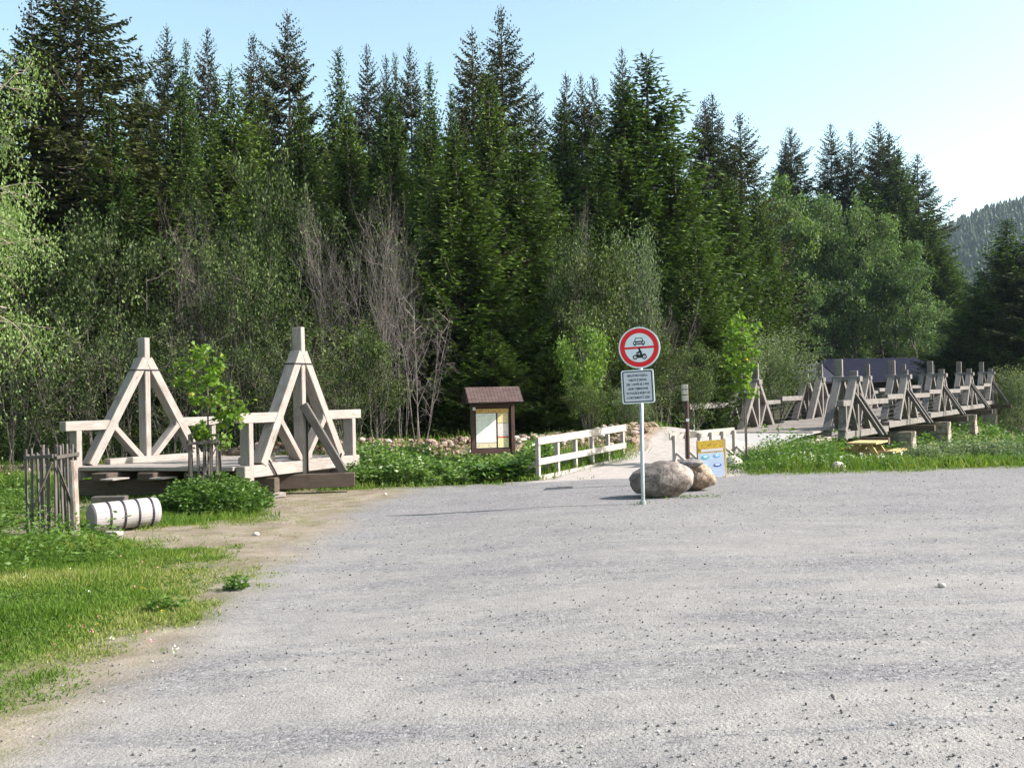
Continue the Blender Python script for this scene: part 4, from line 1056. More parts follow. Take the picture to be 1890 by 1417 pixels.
def broadleaf(seed, H, spread, stems=5, lv=(6, 5, 4), leaf=.07, nleaf=9, droop=0.0, mat='alder', bark='grey_bark', bare=0.0, up=.55, rad=.05, start=.35, zsq=1.0, leafspread=.22, wob=.10, spec=None):
    rs = np.random.default_rng(seed); rr_ = random.Random(seed); mb = MB(); tips = []
    def grow(p, d, L, r, lev):
        n = 4; pts = [p]; dd = d.copy(); q = p.copy()
        for i in range(n):
            dd = norm(dd + rs.normal(size=3) * (wob if lev == 0 else .20) + np.array([0, 0, (.10 if lev < 2 else -.10 * droop * 3) if droop or lev < 2 else .06]))
            q = q + dd * L / n; pts.append(q)
        rad_ = [r, r * .8, r * .62, r * .45, r * .25]
        mb.tube(pts, rad_, 6 if lev == 0 else (4 if lev == 1 else 3), False)
        if lev >= len(lv):
            tips.append((pts, L)); return
        k = lv[lev]
        for i in range(k):
            f = start + (1 - start) * (i + rs.random()) / k if lev == 0 else .2 + .8 * (i + rs.random()) / k
            f = min(f, .99); a = f * n; j = int(a); pp = pts[j] + (pts[min(j + 1, n)] - pts[j]) * (a - j)
            az = rs.uniform(0, 6.28); side = np.array([math.cos(az), math.sin(az), rs.uniform(-.1, up)])
            nd = norm(dd * (.55 if lev else .45) + side)
            if droop and lev >= 1: nd = norm(nd + np.array([0, 0, -droop]))
            grow(pp, nd, L * (rs.uniform(.34, .5) if lev == 0 else rs.uniform(.42, .62)) * (1.15 - .5 * f), r * .42, lev + 1)
    for s in range(stems):
        az = s * 6.283 / stems + rs.uniform(-.5, .5); tilt = rs.uniform(.05, 1.0) * spread / H * .75 if stems > 1 else .02
        p0 = np.array([math.cos(az), math.sin(az), 0]) * (.12 * spread * rs.random() if stems > 1 else 0) + np.array([0, 0, -.2])
        grow(p0, norm(np.array([math.cos(az) * tilt, math.sin(az) * tilt, 1.0])), H * rs.uniform(.68, .92), rad * rs.uniform(.7, 1.1), 0)
    trunk = np_mesh('trunk', np.array(mb.v), mb.f, M[bark], smoothed=True)
    P, D, Rn = [], [], []
    for pts, L in tips:
        if rs.random() < bare: continue
        m = max(1, int(rs.poisson(nleaf))); pa = np.array(pts); f = rs.uniform(.1, 4, m); j = np.minimum(f.astype(int), 3)
        p = pa[j] + (pa[j + 1] - pa[j]) * (f - j)[:, None] + rs.normal(size=(m, 3)) * leafspread * np.array([1, 1, zsq])
        d = norm(rs.normal(size=(m, 3)) + np.array([0, 0, -.35 if not droop else -1.2])); P.append(p); D.append(d); Rn.append(np.clip(rs.random() * .5 + rs.random(m) * .5, 0, 1))
    if P:
        P, D, Rn = map(np.concatenate, (P, D, Rn)); m = len(P)
        crown = leaf_mesh('crown', P, D, rs.uniform(.8, 1.35, m) * leaf, rs.uniform(.55, .85, m) * leaf, M[mat], rs, Rn)
    else: crown = None
    return trunk, crown

def extent(me):
    co = np.empty(len(me.vertices) * 3, np.float32); me.vertices.foreach_get('co', co); co = co.reshape(-1, 3)
    return float(np.percentile(co[:, 2], 99.5)), float(np.percentile(np.hypot(co[:, 0], co[:, 1]), 88))
def place(meshes, name, cat, label, loc, scale, rz, group=None):
    r = empty(name, loc, rz, label, cat, group); r.scale = scale
    t = link('trunk', meshes[0], r)
    if meshes[1] is not None: link('crown', meshes[1], r)
    return r

YH, OH = 13.0, 24.0
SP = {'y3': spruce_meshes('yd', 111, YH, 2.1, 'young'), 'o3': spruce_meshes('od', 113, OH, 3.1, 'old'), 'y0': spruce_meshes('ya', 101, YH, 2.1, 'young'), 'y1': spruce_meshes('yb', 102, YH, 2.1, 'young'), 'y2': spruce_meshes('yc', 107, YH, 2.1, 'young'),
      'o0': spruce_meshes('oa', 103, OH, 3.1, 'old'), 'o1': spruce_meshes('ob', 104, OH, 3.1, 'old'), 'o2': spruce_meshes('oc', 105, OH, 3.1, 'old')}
# px, py of the tip, depth, mesh, half width in photo pixels, label
SPR = [
 (140, -95, 46, 'o0', 125, 'huge old spruce with visible trunk, its tip above the picture, beside the birch leaves'),
 (60, -10, 50, 'o1', 80, 'dark old spruce directly behind the hanging birch leaves'),
 (258, 92, 60, 'o1', 36, 'small old spruce tip just right of the huge spruce'),
 (303, 42, 64, 'o2', 46, 'thin ragged spruce reaching up between the huge spruce and its neighbours'),
 (345, 76, 62, 'y0', 34, 'narrow short-topped spruce between two thin ragged spruces'),
 (388, 50, 64, 'o0', 48, 'ragged spruce with see-through top above the left bridge section'),
 (463, 58, 60, 'o1', 52, 'broad double-tipped spruce left of the tall dark central spruce'),
 (535, 20, 57, 'o2', 66, 'tall dark spruce standing straight above the tall right-hand post of the bridge section'),
 (626, 90, 56, 'y1', 46, 'bluish green spruce with pointed top right of the tall dark spruce'),
 (676, 78, 64, 'o0', 44, 'thin old spruce tip left of a group of three short tips'),
 (709, 98, 62, 'o1', 34, 'leftmost tip of the crowded trio of spruces above the bare shrubs'),
 (728, 100, 66, 'y2', 28, 'middle tip of the crowded trio of spruces above the bare shrubs'),
 (758, 80, 62, 'o2', 40, 'rightmost and highest tip of the crowded trio of spruces above the bare shrubs'),
 (790, 118, 58, 'y0', 40, 'green dense spruce right of the crowded trio of tips'),
 (830, 160, 58, 'y1', 32, 'low green spruce tip below and left of the two highest spruces'),
 (870, 45, 60, 'o0', 58, 'second highest dark spruce touching the highest one on its left'),
 (920, 8, 62, 'o1', 66, 'highest spruce with open ragged brown-green branches above the information board'),
 (985, 153, 66, 'o2', 38, 'thin half-bare spruce standing alone in the gap right of the highest spruce'),
 (1041, 130, 60, 'o0', 42, 'left one of three dark tips between the half-bare spruce and the tall pair'),
 (1069, 132, 61, 'o2', 36, 'middle one of three dark tips between the half-bare spruce and the tall pair'),
 (1093, 137, 60, 'o1', 46, 'right one of three dark tips between the half-bare spruce and the tall pair'),
 (1146, 87, 54, 'o1', 40, 'dark top rising behind the left of the tall green pair over the road sign'),
 (1150, 150, 44, 'y0', 90, 'tall green spruce left one of the pair over the road sign'),
 (1191, 102, 45, 'y2', 120, 'tall slender green spruce over the road sign with light branch ends'),
 (1297, 180, 58, 'o2', 46, 'left twin of the dark twin-tipped spruces right of the tall green pair'),
 (1313, 171, 59, 'o0', 52, 'right twin of the dark twin-tipped spruces right of the tall green pair'),
 (1362, 205, 60, 'o1', 56, 'ragged see-through spruce at the left of the wide sky gap'),
 (1446, 258, 66, 'o1', 36, 'low left shoulder tip of the spruce above the aspens'),
 (1463, 231, 66, 'o2', 48, 'broad spruce rising above the left aspen crown'),
 (1529, 227, 64, 'o0', 42, 'narrow dark spruce above the notch between the aspens'),
 (1568, 238, 65, 'o1', 38, 'narrow spruce immediately right of the dark one above the aspens'),
 (1617, 220, 62, 'o2', 48, 'highest spruce of the right-hand group above the house roof'),
 (1637, 240, 63, 'o0', 46, 'spruce leaning against the highest one of the right-hand group'),
 (1660, 275, 60, 'y1', 44, 'green shoulder spruce between the right-hand group and the last ragged spruce'),
 (1694, 281, 62, 'o1', 46, 'last ragged spruce before the open sky and far hill'),
 (1712, 390, 58, 'y0', 56, 'olive green spruce falling away below the last ragged spruce'),
 (1738, 455, 57, 'y2', 50, 'lower olive spruce at the foot of the slope by the far hill'),
 (1600, 330, 60, 'y2', 60, 'green spruce filling the space behind the right aspen'),
 # nearer dense green row
 (95, 150, 48, 'y1', 60, 'green spruce low in front of the huge old spruce, right of the birch leaves'),
 (200, 185, 44, 'y0', 62, 'mid green spruce in front of the huge old spruce'),
 (255, 165, 50, 'y2', 50, 'dense green spruce behind the mid green one near the huge spruce'),
 (330, 150, 50, 'y1', 55, 'dense green spruce below the thin ragged tips'),
 (425, 130, 42, 'y2', 72, 'bright green spruce with yellow-green branch ends above the maple sapling'),
 (388, 210, 45, 'y0', 55, 'shorter bright spruce tucked left of the bright green one above the maple'),
 (480, 180, 48, 'y1', 50, 'green spruce just right of the bright one above the maple'),
 (560, 190, 48, 'y0', 58, 'dense spruce in front of the trunk of the tall dark central spruce'),
 (640, 190, 47, 'y2', 60, 'green spruce above the bare grey shrubs on their left'),
 (712, 170, 46, 'y1', 66, 'green spruce above the middle of the bare grey shrubs'),
 (790, 205, 45, 'y0', 58, 'light green spruce above the right end of the bare grey shrubs'),
 (842, 245, 36.5, 'y2', 98, 'large bright spruce standing clear behind the information board, reaching the ground'),
 (900, 130, 50, 'y1', 58, 'tall olive spruce below the highest spruce'),
 (958, 235, 39, 'y0', 88, 'dark green spruce right of the large bright one behind the information board'),
 (1038, 195, 46, 'y1', 64, 'medium spruce above the pale sapling left of the road sign'),
 (1010, 300, 41, 'y2', 52, 'short spruce between the dark green one and the medium one'),
 (1100, 260, 42, 'y0', 60, 'spruce filling the space left of the tall green pair'),
 (1240, 265, 43, 'y1', 78, 'lower green spruce right of the tall pair above the trail signpost'),
 (1285, 420, 38, 'y0', 60, 'short bright spruce behind the trail signpost'),
 (1345, 330, 52, 'y2', 60, 'dark green spruce under the ragged see-through one'),
 (1400, 350, 56, 'y1', 50, 'dark spruce filling the gap behind the left aspen'),
 # right edge
 (1862, 405, 70, 'y1', 74, 'dark spruce at the far right edge before the blue hill'),
 (1810, 500, 72, 'y0', 60, 'lower dark spruce left of the one at the right edge'),
 (1905, 440, 69, 'o1', 80, 'shadowed spruce cut by the right edge of the view'),
 (1782, 560, 73, 'y2', 50, 'small dark spruce low against the blue hill'),
 (1760, 640, 73, 'y1', 60, 'dark little spruce right behind the end of the slate roof'),
 (1840, 600, 71, 'y2', 70, 'dark low spruce behind the far end of the bridge'),
 # small ones near the ground
 (905, 610, 33.5, 'y1', 66, 'young low spruce right behind the roof of the information board'),
 (1010, 640, 33, 'y0', 50, 'young low spruce between the information board and the handrail'),
 (1155, 650, 33, 'y2', 40, 'small yellowish spruce behind the text plate of the road sign'),
]
rt = random.Random(5)
SPRN = 0
for i, (px, py, d, k, hw_, lb) in enumerate(SPR):
    if i % 4 == 1: k = k[0] + '3'
    p = at(px, py, d); g = gz(p.x, p.y); H = p.z - g
    Hn = YH if k[0] == 'y' else OH; Rn_ = 2.1 if k[0] == 'y' else 3.1
    if 1430 < px < 1745: d += 38; p = at(px, py, d); g = gz(p.x, p.y); H = p.z - g
    sxy = hw_ / FPX * d / Rn_ * (1.45 if k[0] == 'o' else 1.45)
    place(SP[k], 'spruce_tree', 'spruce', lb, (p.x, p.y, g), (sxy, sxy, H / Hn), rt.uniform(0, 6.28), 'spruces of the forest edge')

# deep forest mass behind the individual trees
def forest_mass(name, spots, seed, mat, H0, R0, lod):
    rs = np.random.default_rng(seed); prot = [spruce(seed + q, H0, R0, 'old', lod)[:6] for q in range(3)]
    Ps, Ds, Ls, Ws, T, Rn = [], [], [], [], [], []
    for i, (x, y, h, r) in enumerate(spots):
        P_, D_, L_, W_2, T_, R_ = prot[i % 3]; a = rs.uniform(0, 6.28); c, s = math.cos(a), math.sin(a)
        rot = np.array([[c, -s, 0], [s, c, 0], [0, 0, 1]]); sc = np.array([r / R0, r / R0, h / H0])
        Ps.append((P_ @ rot.T) * sc + np.array([x, y, gz(x, y)])); Ds.append(D_ @ rot.T); Ls.append(L_ * (h / H0) * 1.3 / lod ** .5); Ws.append(W_2 * 1.6 / lod); T.append(T_); Rn.append(R_)
    Ps, Ds, Ls, Ws, T, Rn = map(np.concatenate, (Ps, Ds, Ls, Ws, T, Rn))
    o = link(name, leaf_mesh(name, Ps, Ds, Ls, Ws, mat, rs, Rn, T * .3)); return o
spots = []
lim = [(-500, 120), (-60, 60), (0, 240), (250, 260), (500, 230), (800, 250), (1000, 300), (1150, 300), (1300, 380), (1450, 400), (1600, 370), (1700, 430), (1760, 560), (1830, 640), (1990, 560)]
for row, (d0, dy) in enumerate(((52, 40), (63, 0), (74, 30), (84, 60))):
    for px in range(-460, 2300, 62 if row < 2 else 52):
        X = px + rt.uniform(-18, 18); d = d0 + rt.uniform(-3, 3); py = np.interp(X, [a for a, b in lim], [b for a, b in lim]) + dy + rt.uniform(0, 60)
        if row == 0 and X > 1380: continue
        if X > 1440: d = 108 + rt.uniform(0, 14)
        p = at(X, py, d); h = p.z - gz(p.x, p.y)
        if h > 3: spots.append((p.x, p.y, h, 2.4 + rt.random()))
tag(forest_mass('forest', spots, 300, M['needle_old'], 20, 2.8, .55), kind='stuff')

# far hill with its own wood, out beyond the valley
def hill_h(x, y):
    c = np.exp(-(((x - 640) / 420) ** 2 + ((y - 980) / 260) ** 2)); return c * 196 + 9 * np.sin(x * .017) * c - 6
hx, hy = np.meshgrid(np.linspace(-100, 1700, 110), np.linspace(480, 1600, 70))
hz_ = hill_h(hx, hy); ii = np.arange(hx.size).reshape(hx.shape)
fs = np.stack([ii[:-1, :-1], ii[:-1, 1:], ii[1:, 1:], ii[1:, :-1]], -1).reshape(-1, 4)
tag(link('hill', np_mesh('hill', np.stack([hx.ravel(), hy.ravel(), hz_.ravel()], 1), fs, plain("hill_floor", (.03, .045, .02), .9, 0, .3, .05), smoothed=True)), kind='structure')
rs = np.random.default_rng(44); nT = 11000
tx_ = rs.uniform(300, 760, nT); tyy = rs.uniform(560, 1060, nT); okk = hill_h(tx_, tyy) > 3; tx_, tyy = tx_[okk], tyy[okk]; nT = len(tx_)
hh_ = rs.uniform(6, 13, nT) * (.8 + .5 * vnoise(tx_ * .03, tyy * .03)); rad_ = hh_ * rs.uniform(.22, .36, nT); tz_ = hill_h(tx_, tyy)
vs = []; fsx = []; base_i = 0; tiers = 4; seg = 6; VV = []; FF = []; RN = []
for q in range(tiers):
    zb_, zt2 = .08 + q * .22, .08 + q * .22 + .34; rr2 = (1 - q * .23)
    a = np.arange(seg) * 6.283 / seg + q * .5
    ring = np.stack([tx_[:, None] + rad_[:, None] * rr2 * np.cos(a) * rs.uniform(.7, 1.2, (nT, seg)), tyy[:, None] + rad_[:, None] * rr2 * np.sin(a) * rs.uniform(.7, 1.2, (nT, seg)), (tz_ + hh_ * zb_)[:, None] + rs.uniform(-.6, .6, (nT, seg))], -1)
    apex = np.stack([tx_, tyy, tz_ + hh_ * min(1, zt2 + .0)], -1)[:, None]
    blk = np.concatenate([ring, apex], 1).reshape(-1, 3); off = sum(len(v) for v in VV); VV.append(blk); RN.append(np.repeat(rs.random(nT), seg + 1))
    b0 = off + np.arange(nT)[:, None] * (seg + 1); k_ = np.arange(seg)
    FF.append(np.stack([b0 + k_, b0 + (k_ + 1) % seg, np.broadcast_to(b0 + seg, (nT, seg))], -1).reshape(-1, 3))
tag(link('hill_forest', np_mesh('hill_forest', np.concatenate(VV), np.concatenate(FF), M['needle'], attrs={'rnd': np.concatenate(RN), 'tip': np.concatenate(RN) * .25})), kind='stuff')

# broadleaf kinds
AL = [broadleaf(201, 7, 4.2, 5, (8, 4, 3), .115, 19, mat='alder', leafspread=.17, rad=.045, start=.15), broadleaf(202, 7, 4.6, 6, (7, 4, 3), .115, 19, mat='alder', leafspread=.17, rad=.04, start=.15), broadleaf(203, 7, 3.6, 4, (8, 4, 3), .115, 17, mat='alder', leafspread=.15, rad=.045, bare=.2, start=.2), broadleaf(204, 7, 4.2, 7, (6, 4, 3), .11, 15, mat='alder', bark='dead_bark', leafspread=.15, rad=.035, start=.25, bare=.55), broadleaf(205, 7, 4.2, 7, (6, 4, 3), .11, 15, mat='alder', bark='grey_bark', leafspread=.15, rad=.035, start=.25, bare=.6)]
BR = [broadleaf(211, 8, 3.6, 7, (8, 4, 3), .09, 3, mat='alder', bark='dead_bark', bare=.7, up=.9, rad=.05, start=.3), broadleaf(212, 8, 3.0, 6, (8, 4, 3), .09, 3, mat='alder', bark='dead_bark', bare=.75, up=.9, rad=.045, start=.3)]
AS = [broadleaf(221, 12, 4.5, 1, (16, 7, 5), .17, 26, mat='aspen', bark='grey_bark', leafspread=.20, rad=.14, bare=.22, start=.14), broadleaf(222, 12, 5, 2, (13, 6, 5), .17, 24, mat='aspen', bark='grey_bark', leafspread=.20, rad=.12, bare=.22, start=.14)]
WI = [broadleaf(231, 5, 4, 9, (7, 5, 3), .085, 14, mat='willow', leafspread=.24, rad=.04, start=.12), broadleaf(232, 5, 4.4, 8, (7, 5, 3), .085, 14, mat='willow', leafspread=.24, rad=.04, start=.12)]
DE = broadleaf(241, 4.5, 4.5, 5, (7, 6, 3), .05, 0, mat='alder', bark='dead_bark', bare=1.0, up=.3, droop=.25, rad=.05, start=.25)
SA = broadleaf(251, 4.5, 2.6, 4, (7, 4, 3), .13, 15, mat='sapling_leaf', leafspread=.17, rad=.03, start=.15)
BUSH = [broadleaf(261, 1.2, 1.5, 12, (5, 4), .05, 12, mat='herb', leafspread=.09, rad=.010, start=.1), broadleaf(262, 1.2, 1.6, 12, (5, 4), .06, 12, mat='willow', leafspread=.10, rad=.010, start=.1)]
# px of centre, py of top, depth, kind, half width px, label
BRO = [
 (-20, 400, 31, AL[0], 95, 'grey-green alder behind the birch leaves at the left edge', 7),
 (75, 425, 33, AL[2], 80, 'loose grey-green alder with pale stems right of the birch leaves', 7),
 (165, 402, 32, AL[0], 90, 'rounded grey-green alder above the picket guard at left', 7),
 (245, 430, 33, AL[2], 85, 'rounded alder above the left kingpost of the bridge section', 7),
 (110, 560, 28.5, AL[3], 90, 'lower leafy alder behind the left rail of the bridge section', 7),
 (30, 610, 28, AL[4], 80, 'lower alder between birch leaves and picket guard', 7),
 (215, 575, 28.5, AL[4], 80, 'thin alder right behind the left kingpost', 7),
 (315, 590, 29, AL[3], 75, 'alder in shade behind the maple sapling', 7),
 (395, 600, 29.5, AL[4], 75, 'dark leafy alder between the two kingposts', 7),
 (505, 296, 37, AL[0], 78, 'tallest pale green alder left of the bare grey shrubs', 7),
 (468, 430, 33, AL[1], 85, 'dense alder above the right kingpost of the bridge section', 7),
 (560, 540, 32.5, AL[3], 80, 'alder with many thin stems right of the right kingpost', 7),
 (620, 560, 31, AL[3], 80, 'alder with pale stems behind the right rail of the bridge section', 7),
 (480, 620, 28.5, AL[4], 75, 'low alder directly behind the right kingpost', 7),
 (560, 640, 28.5, AL[3], 75, 'low alder behind the right brace of the bridge section', 7),
 (692, 600, 28.5, AL[0], 50, 'light green bush reaching down to the stones beside the dark gap', 5),
 (640, 650, 27.8, AL[4], 60, 'small alder behind the stone bank near the bridge section', 7),
 (320, 345, 35, BR[1], 45, 'bare pale shrub rising behind the left kingpost', 8),
 (372, 375, 34, BR[0], 55, 'bare forked shrub above the maple sapling', 8),
 (432, 400, 33, BR[1], 45, 'thin bare tree with pale trunk between the kingposts', 8),
 (45, 380, 34, BR[0], 40, 'bare twiggy shrub beside the birch leaves', 8),
 (600, 345, 35, BR[0], 62, 'left part of the large bare grey thicket', 8),
 (725, 332, 35, BR[0], 66, 'right part of the large bare grey thicket', 8),
 (635, 380, 33.4, BR[1], 60, 'bare stems at the front of the large grey thicket', 8),
 (695, 370, 33.2, BR[0], 60, 'fan of bare stems at the front right of the large grey thicket', 8),
 (735, 430, 32, BR[1], 50, 'lower bare bush on the right flank of the grey thicket', 8),
 (770, 535, 30.5, DE, 62, 'dead tangle of drooping grey branches over the dark gap', 4.5),
 (1055, 365, 38, BR[0], 42, 'bare-topped shrub left of the road sign', 8),
 (1065, 420, 36, AL[1], 60, 'grey-green alder between the dark spruce and the road sign', 7),
 (1125, 455, 35, AL[2], 62, 'alder with bare pale stems above and left of the sign', 7),
 (1165, 425, 36, WI[1], 42, 'pale leafed small tree right above the road sign', 5),
 (1090, 560, 32.5, AL[2], 50, 'thin alder left of the sign behind the bright sapling', 7),
 (1225, 520, 35, BR[1], 52, 'brownish bare bush right of the road sign', 8),
 (1210, 620, 31.5, AL[0], 50, 'low grey-green alder behind the trail signpost', 7),
 (1270, 640, 33, AL[1], 55, 'low alder between the signpost and the bridge frame', 7),
 (1080, 605, 30.5, SA, 46, 'bright yellow-green sapling left of the road sign', 4.5),
 (1085, 700, 29.5, AL[1], 40, 'grey-green low bush under the bright sapling', 7),
 (1165, 715, 30, WI[1], 38, 'low grey-green bush behind the end of the left handrail', 5),
 (1440, 342, 60, AS[0], 90, 'large left aspen with rounded green crown behind the bridge', 12),
 (1380, 420, 58, AS[1], 70, 'shaded green aspen left of the large one', 12),
 (1510, 375, 61, AS[1], 75, 'green aspen between the two largest aspens', 12),
 (1575, 362, 60, AS[0], 80, 'large right aspen with lit rounded top', 12),
 (1640, 405, 59, AS[1], 75, 'aspen with pale stem right of the large right aspen', 12),
 (1690, 470, 58, AS[0], 62, 'lower aspen falling towards the slate roof end', 12),
 (1460, 520, 56, AS[1], 70, 'lower green aspen over the left of the slate roof', 12),
 (1560, 540, 64, AS[0], 75, 'lower green aspen behind the middle of the slate roof', 12),
 (1650, 560, 66, AS[1], 70, 'lower green aspen behind the right of the slate roof', 12),
 (1730, 560, 62, AS[0], 45, 'yellowish narrow aspen at the end of the slate roof', 12),
 (1520, 575, 66, WI[0], 50, 'pale grey willow just above the slate roof', 5),
 (1425, 605, 46, WI[1], 52, 'round grey-green willow left of the slate roof behind the first bridge frames', 5),
 (1372, 590, 45, WI[0], 42, 'willow behind the second maple sapling', 5),
 (1330, 640, 42, AL[2], 50, 'dark alder behind the first bridge frame', 7),
 (1872, 675, 56, WI[1], 42, 'green willow bush at the right edge beyond the bridge end', 5),
 (1835, 765, 62, WI[0], 50, 'low bush below the last bridge frame', 5),
]
for (px, py, d, ms, hw_, lb, Hn) in BRO:
    if ms in AS or 'slate roof.' in lb + '.' or 'just above the slate' in lb: d += 24 if px > 1400 else 0
    if px > 1700 and ms in WI: d += 8
    if ms in AS: hw_ *= .82
    p = at(px, py, d); g = gz(p.x, p.y); H = p.z - g; Hn, Rn_ = extent(ms[1] if ms[1] is not None and ms not in BR else ms[0])
    sxy = hw_ / FPX * d / Rn_ * 1.05
    nm, ct = ('alder_tree', 'alder') if 'light green bush reaching' in lb else ('dead_tree', 'dead tree') if ms is DE else ('bare_shrub', 'shrub') if ms in BR else ('aspen_tree', 'aspen') if ms in AS else ('willow_bush', 'willow') if ms in WI else ('sapling', 'sapling') if ms is SA else ('alder_tree', 'alder')
    place(ms, nm, ct, lb, (p.x, p.y, g), (sxy, sxy, H / Hn), rt.uniform(0, 6.28), 'broadleaf trees and shrubs at the forest edge')

# birch hanging in from the left
BI = broadleaf(271, 10, 4, 1, (26, 8, 5), .07, 62, mat='birch', bark='birch_bark', droop=.30, rad=.11, start=.12, leafspread=.24, up=.3, wob=.03)
p = at(-135, 900, 17.5); place(BI, 'birch_tree', 'birch', 'near birch with small bright leaves hanging in at the left edge', (p.x, p.y, gz(p.x, p.y)), (1.95 / extent(BI[1])[1], 1.95 / extent(BI[1])[1], 9.6 / extent(BI[1])[0]), 1.0)
print('BIRCH', extent(BI[1]), len(BI[1].polygons))

# maple saplings with lobed leaves
def maple(loc, H, ztop, zlow, spread, n, seed, label, leafs=.11, trunk_lean=(0, 0), side=None):
    rs = np.random.default_rng(seed); e = empty('maple_sapling', loc, 0, label, 'maple sapling', 'young maples with stakes'); mb = MB()
    T = lambda z: np.array([loc[0] + trunk_lean[0] * z / H, loc[1] + trunk_lean[1] * z / H, loc[2] + z])
    mb.tube([T(-.1), T(H * .4), T(H * .8), T(H * .98)], [.022, .018, .012, .004], 7)
    P_, D_ = [], []
    nb = 16
    for b in range(nb):
        z = zlow + (H - zlow) * (b + .4) / nb; az = b * 2.4 + rs.uniform(-.4, .4)
        L = spread * (.45 + .75 * math.sin(math.pi * min(1, (H - z) / (H - zlow) * .85 + .1))) * rs.uniform(.6, 1.2)
        d = np.array([math.cos(az), math.sin(az) * .8, .35])
        if side is not None and rs.random() < .35 and z < zlow + (H - zlow) * .6: d = np.array([side, rs.uniform(-.4, .2), .25]); L *= 1.35
        a = T(z - .1); pts = [a, a + d * L * .5, a + d * L + np.array([0, 0, -.03])]; mb.tube(pts, [.009, .006, .003], 4, False)
        m = int(n / nb); f = rs.uniform(.25, 1.08, m); p = a + d * (L * f)[:, None] + rs.normal(size=(m, 3)) * .07; P_.append(p)
        D_.append(norm(d * .6 + rs.normal(size=(m, 3)) * .8 + np.array([0, 0, -.45])))
    P_ = np.concatenate(P_); D_ = np.concatenate(D_); m = len(P_)
    o = MB.build(mb, 'trunk', M['grey_bark'], e)
    shape = np.array([(0, 0), (.22, .10), (.50, .16), (.30, .38), (.42, .72), (.16, .62), (0, 1.0), (-.16, .62), (-.42, .72), (-.30, .38), (-.50, .16), (-.22, .10)])
    r = rs.normal(size=(m, 3)) * .8 + np.array([0, 0, 1.2]); s_ = norm(np.cross(D_, r)); nn_ = np.cross(s_, D_); sc = rs.uniform(.75, 1.3, m) * leafs
    Vv = P_[:, None] + s_[:, None] * (shape[:, 0] * 1.0)[None, :, None] * sc[:, None, None] + D_[:, None] * shape[:, 1][None, :, None] * sc[:, None, None] + nn_[:, None] * (-np.abs(shape[:, 0]) * .35)[None, :, None] * sc[:, None, None]
    Vv = Vv.reshape(-1, 3) - np.array(loc); k_ = len(shape)
    link('crown', np_mesh('crown', Vv, np.arange(m * k_).reshape(m, k_), M['maple'], attrs={'rnd': np.repeat(np.clip(rs.normal(.42, .22, m), 0, 1), k_)}), e); return e
mp = at(385, 900, 18.0); mz = gz(mp.x, mp.y)
maple((mp.x, mp.y, mz), zat(388, 640, 18) - mz, 0, 1.25, .50, 900, 5, 'maple sapling with fresh lobed leaves inside the picket guard at the bridge section', .088, (.02, 0), side=.9)
mp = at(1378, 858, 24.2); mz = gz(mp.x, mp.y)
maple((mp.x, mp.y, mz), zat(1372, 580, 24.2) - mz, 0, 1.75, .42, 900, 6, 'maple sapling on a thin stem in front of the first bridge frame', .095, (-.04, 0))
mb = MB(); mb.tube([V3(mp.x - .0, mp.y - .06, mz - .1), V3(mp.x + .02, mp.y - .06, mz + 2.2)], .014, 6); tag(mb.build('plant_stake', M['old_timber']), 'thin stake supporting the maple sapling by the first bridge frame', 'stake')

# ------------------------------------------------------------------ grass, herbs, stones (uncountable)
def scatter(n, x0, x1, y0, y1, wfun, rs, thr=.35):
    x = rs.uniform(x0, x1, n); y = rs.uniform(y0, y1, n); w = wfun(x, y); k_ = w > thr * .25 + rs.random(n) * .75; x, y = x[k_], y[k_]
    # only what a viewer near the photographer could see
    return x, y, ground(x, y)
def vis(x, y, m=.10):
    t = x / np.maximum(y, .1); return (t > -.53 - m) & (t < .52 + m)
def blades(name, x, y, z, h, w, rs, mat='grass', lean=.5, rnd=None):
    n = len(x); p = np.stack([x, y, z - .01], 1); d = norm(np.stack([rs.normal(size=n) * lean, rs.normal(size=n) * lean, np.ones(n)], 1))
    r = np.clip(rs.random(n) * .5 + .5 * rnd, 0, 1) if rnd is not None else rs.random(n)
    return tag(link(name, leaf_mesh(name, p, d, h, w, M[mat], rs, r)), kind='stuff')
rs = np.random.default_rng(9)
# near lawn on the left
x, y, z = scatter(420000, -9.5, .5, 3.8, 17.5, w_grass, rs); k_ = vis(x, y, .06); x, y, z = x[k_], y[k_], z[k_]
tall = smooth(12.0, 15.0, y) * (1 - smooth(-6.6, -5.2, x)); edge = w_grass(x, y)
dry = np.clip(1.18 - edge * 1.0 + (vnoise(x * .9, y * .9) - .45) * 2.2 - .5 * smooth(11, 14, y), 0, 1)
blades('grass', x, y, z, (rs.uniform(.02, .065, len(x)) + .10 * vnoise(x * 1.1, y * 1.1) ** 2 + .16 * tall) * (.4 + .6 * edge), rs.uniform(.004, .009, len(x)) * (1 + y * .05), rs, rnd=dry, lean=.6)
# sparse tufts on the dirt
def w_tuft(x, y): return w_dirt(x, y) * (vnoise(x * 2.2, y * 2.2) > .66) * (1 - w_grass(x, y))
x, y, z = scatter(120000, -9, 1, 5, 23, w_tuft, rs); k_ = vis(x, y, .03); x, y, z = x[k_], y[k_], z[k_]
k_ = rs.random(len(x)) < .45; x, y, z = x[k_], y[k_], z[k_]
blades('grass_tufts', x, y, z, rs.uniform(.015, .05, len(x)), rs.uniform(.006, .012, len(x)), rs, rnd=np.full(len(x), .9), lean=1.0)
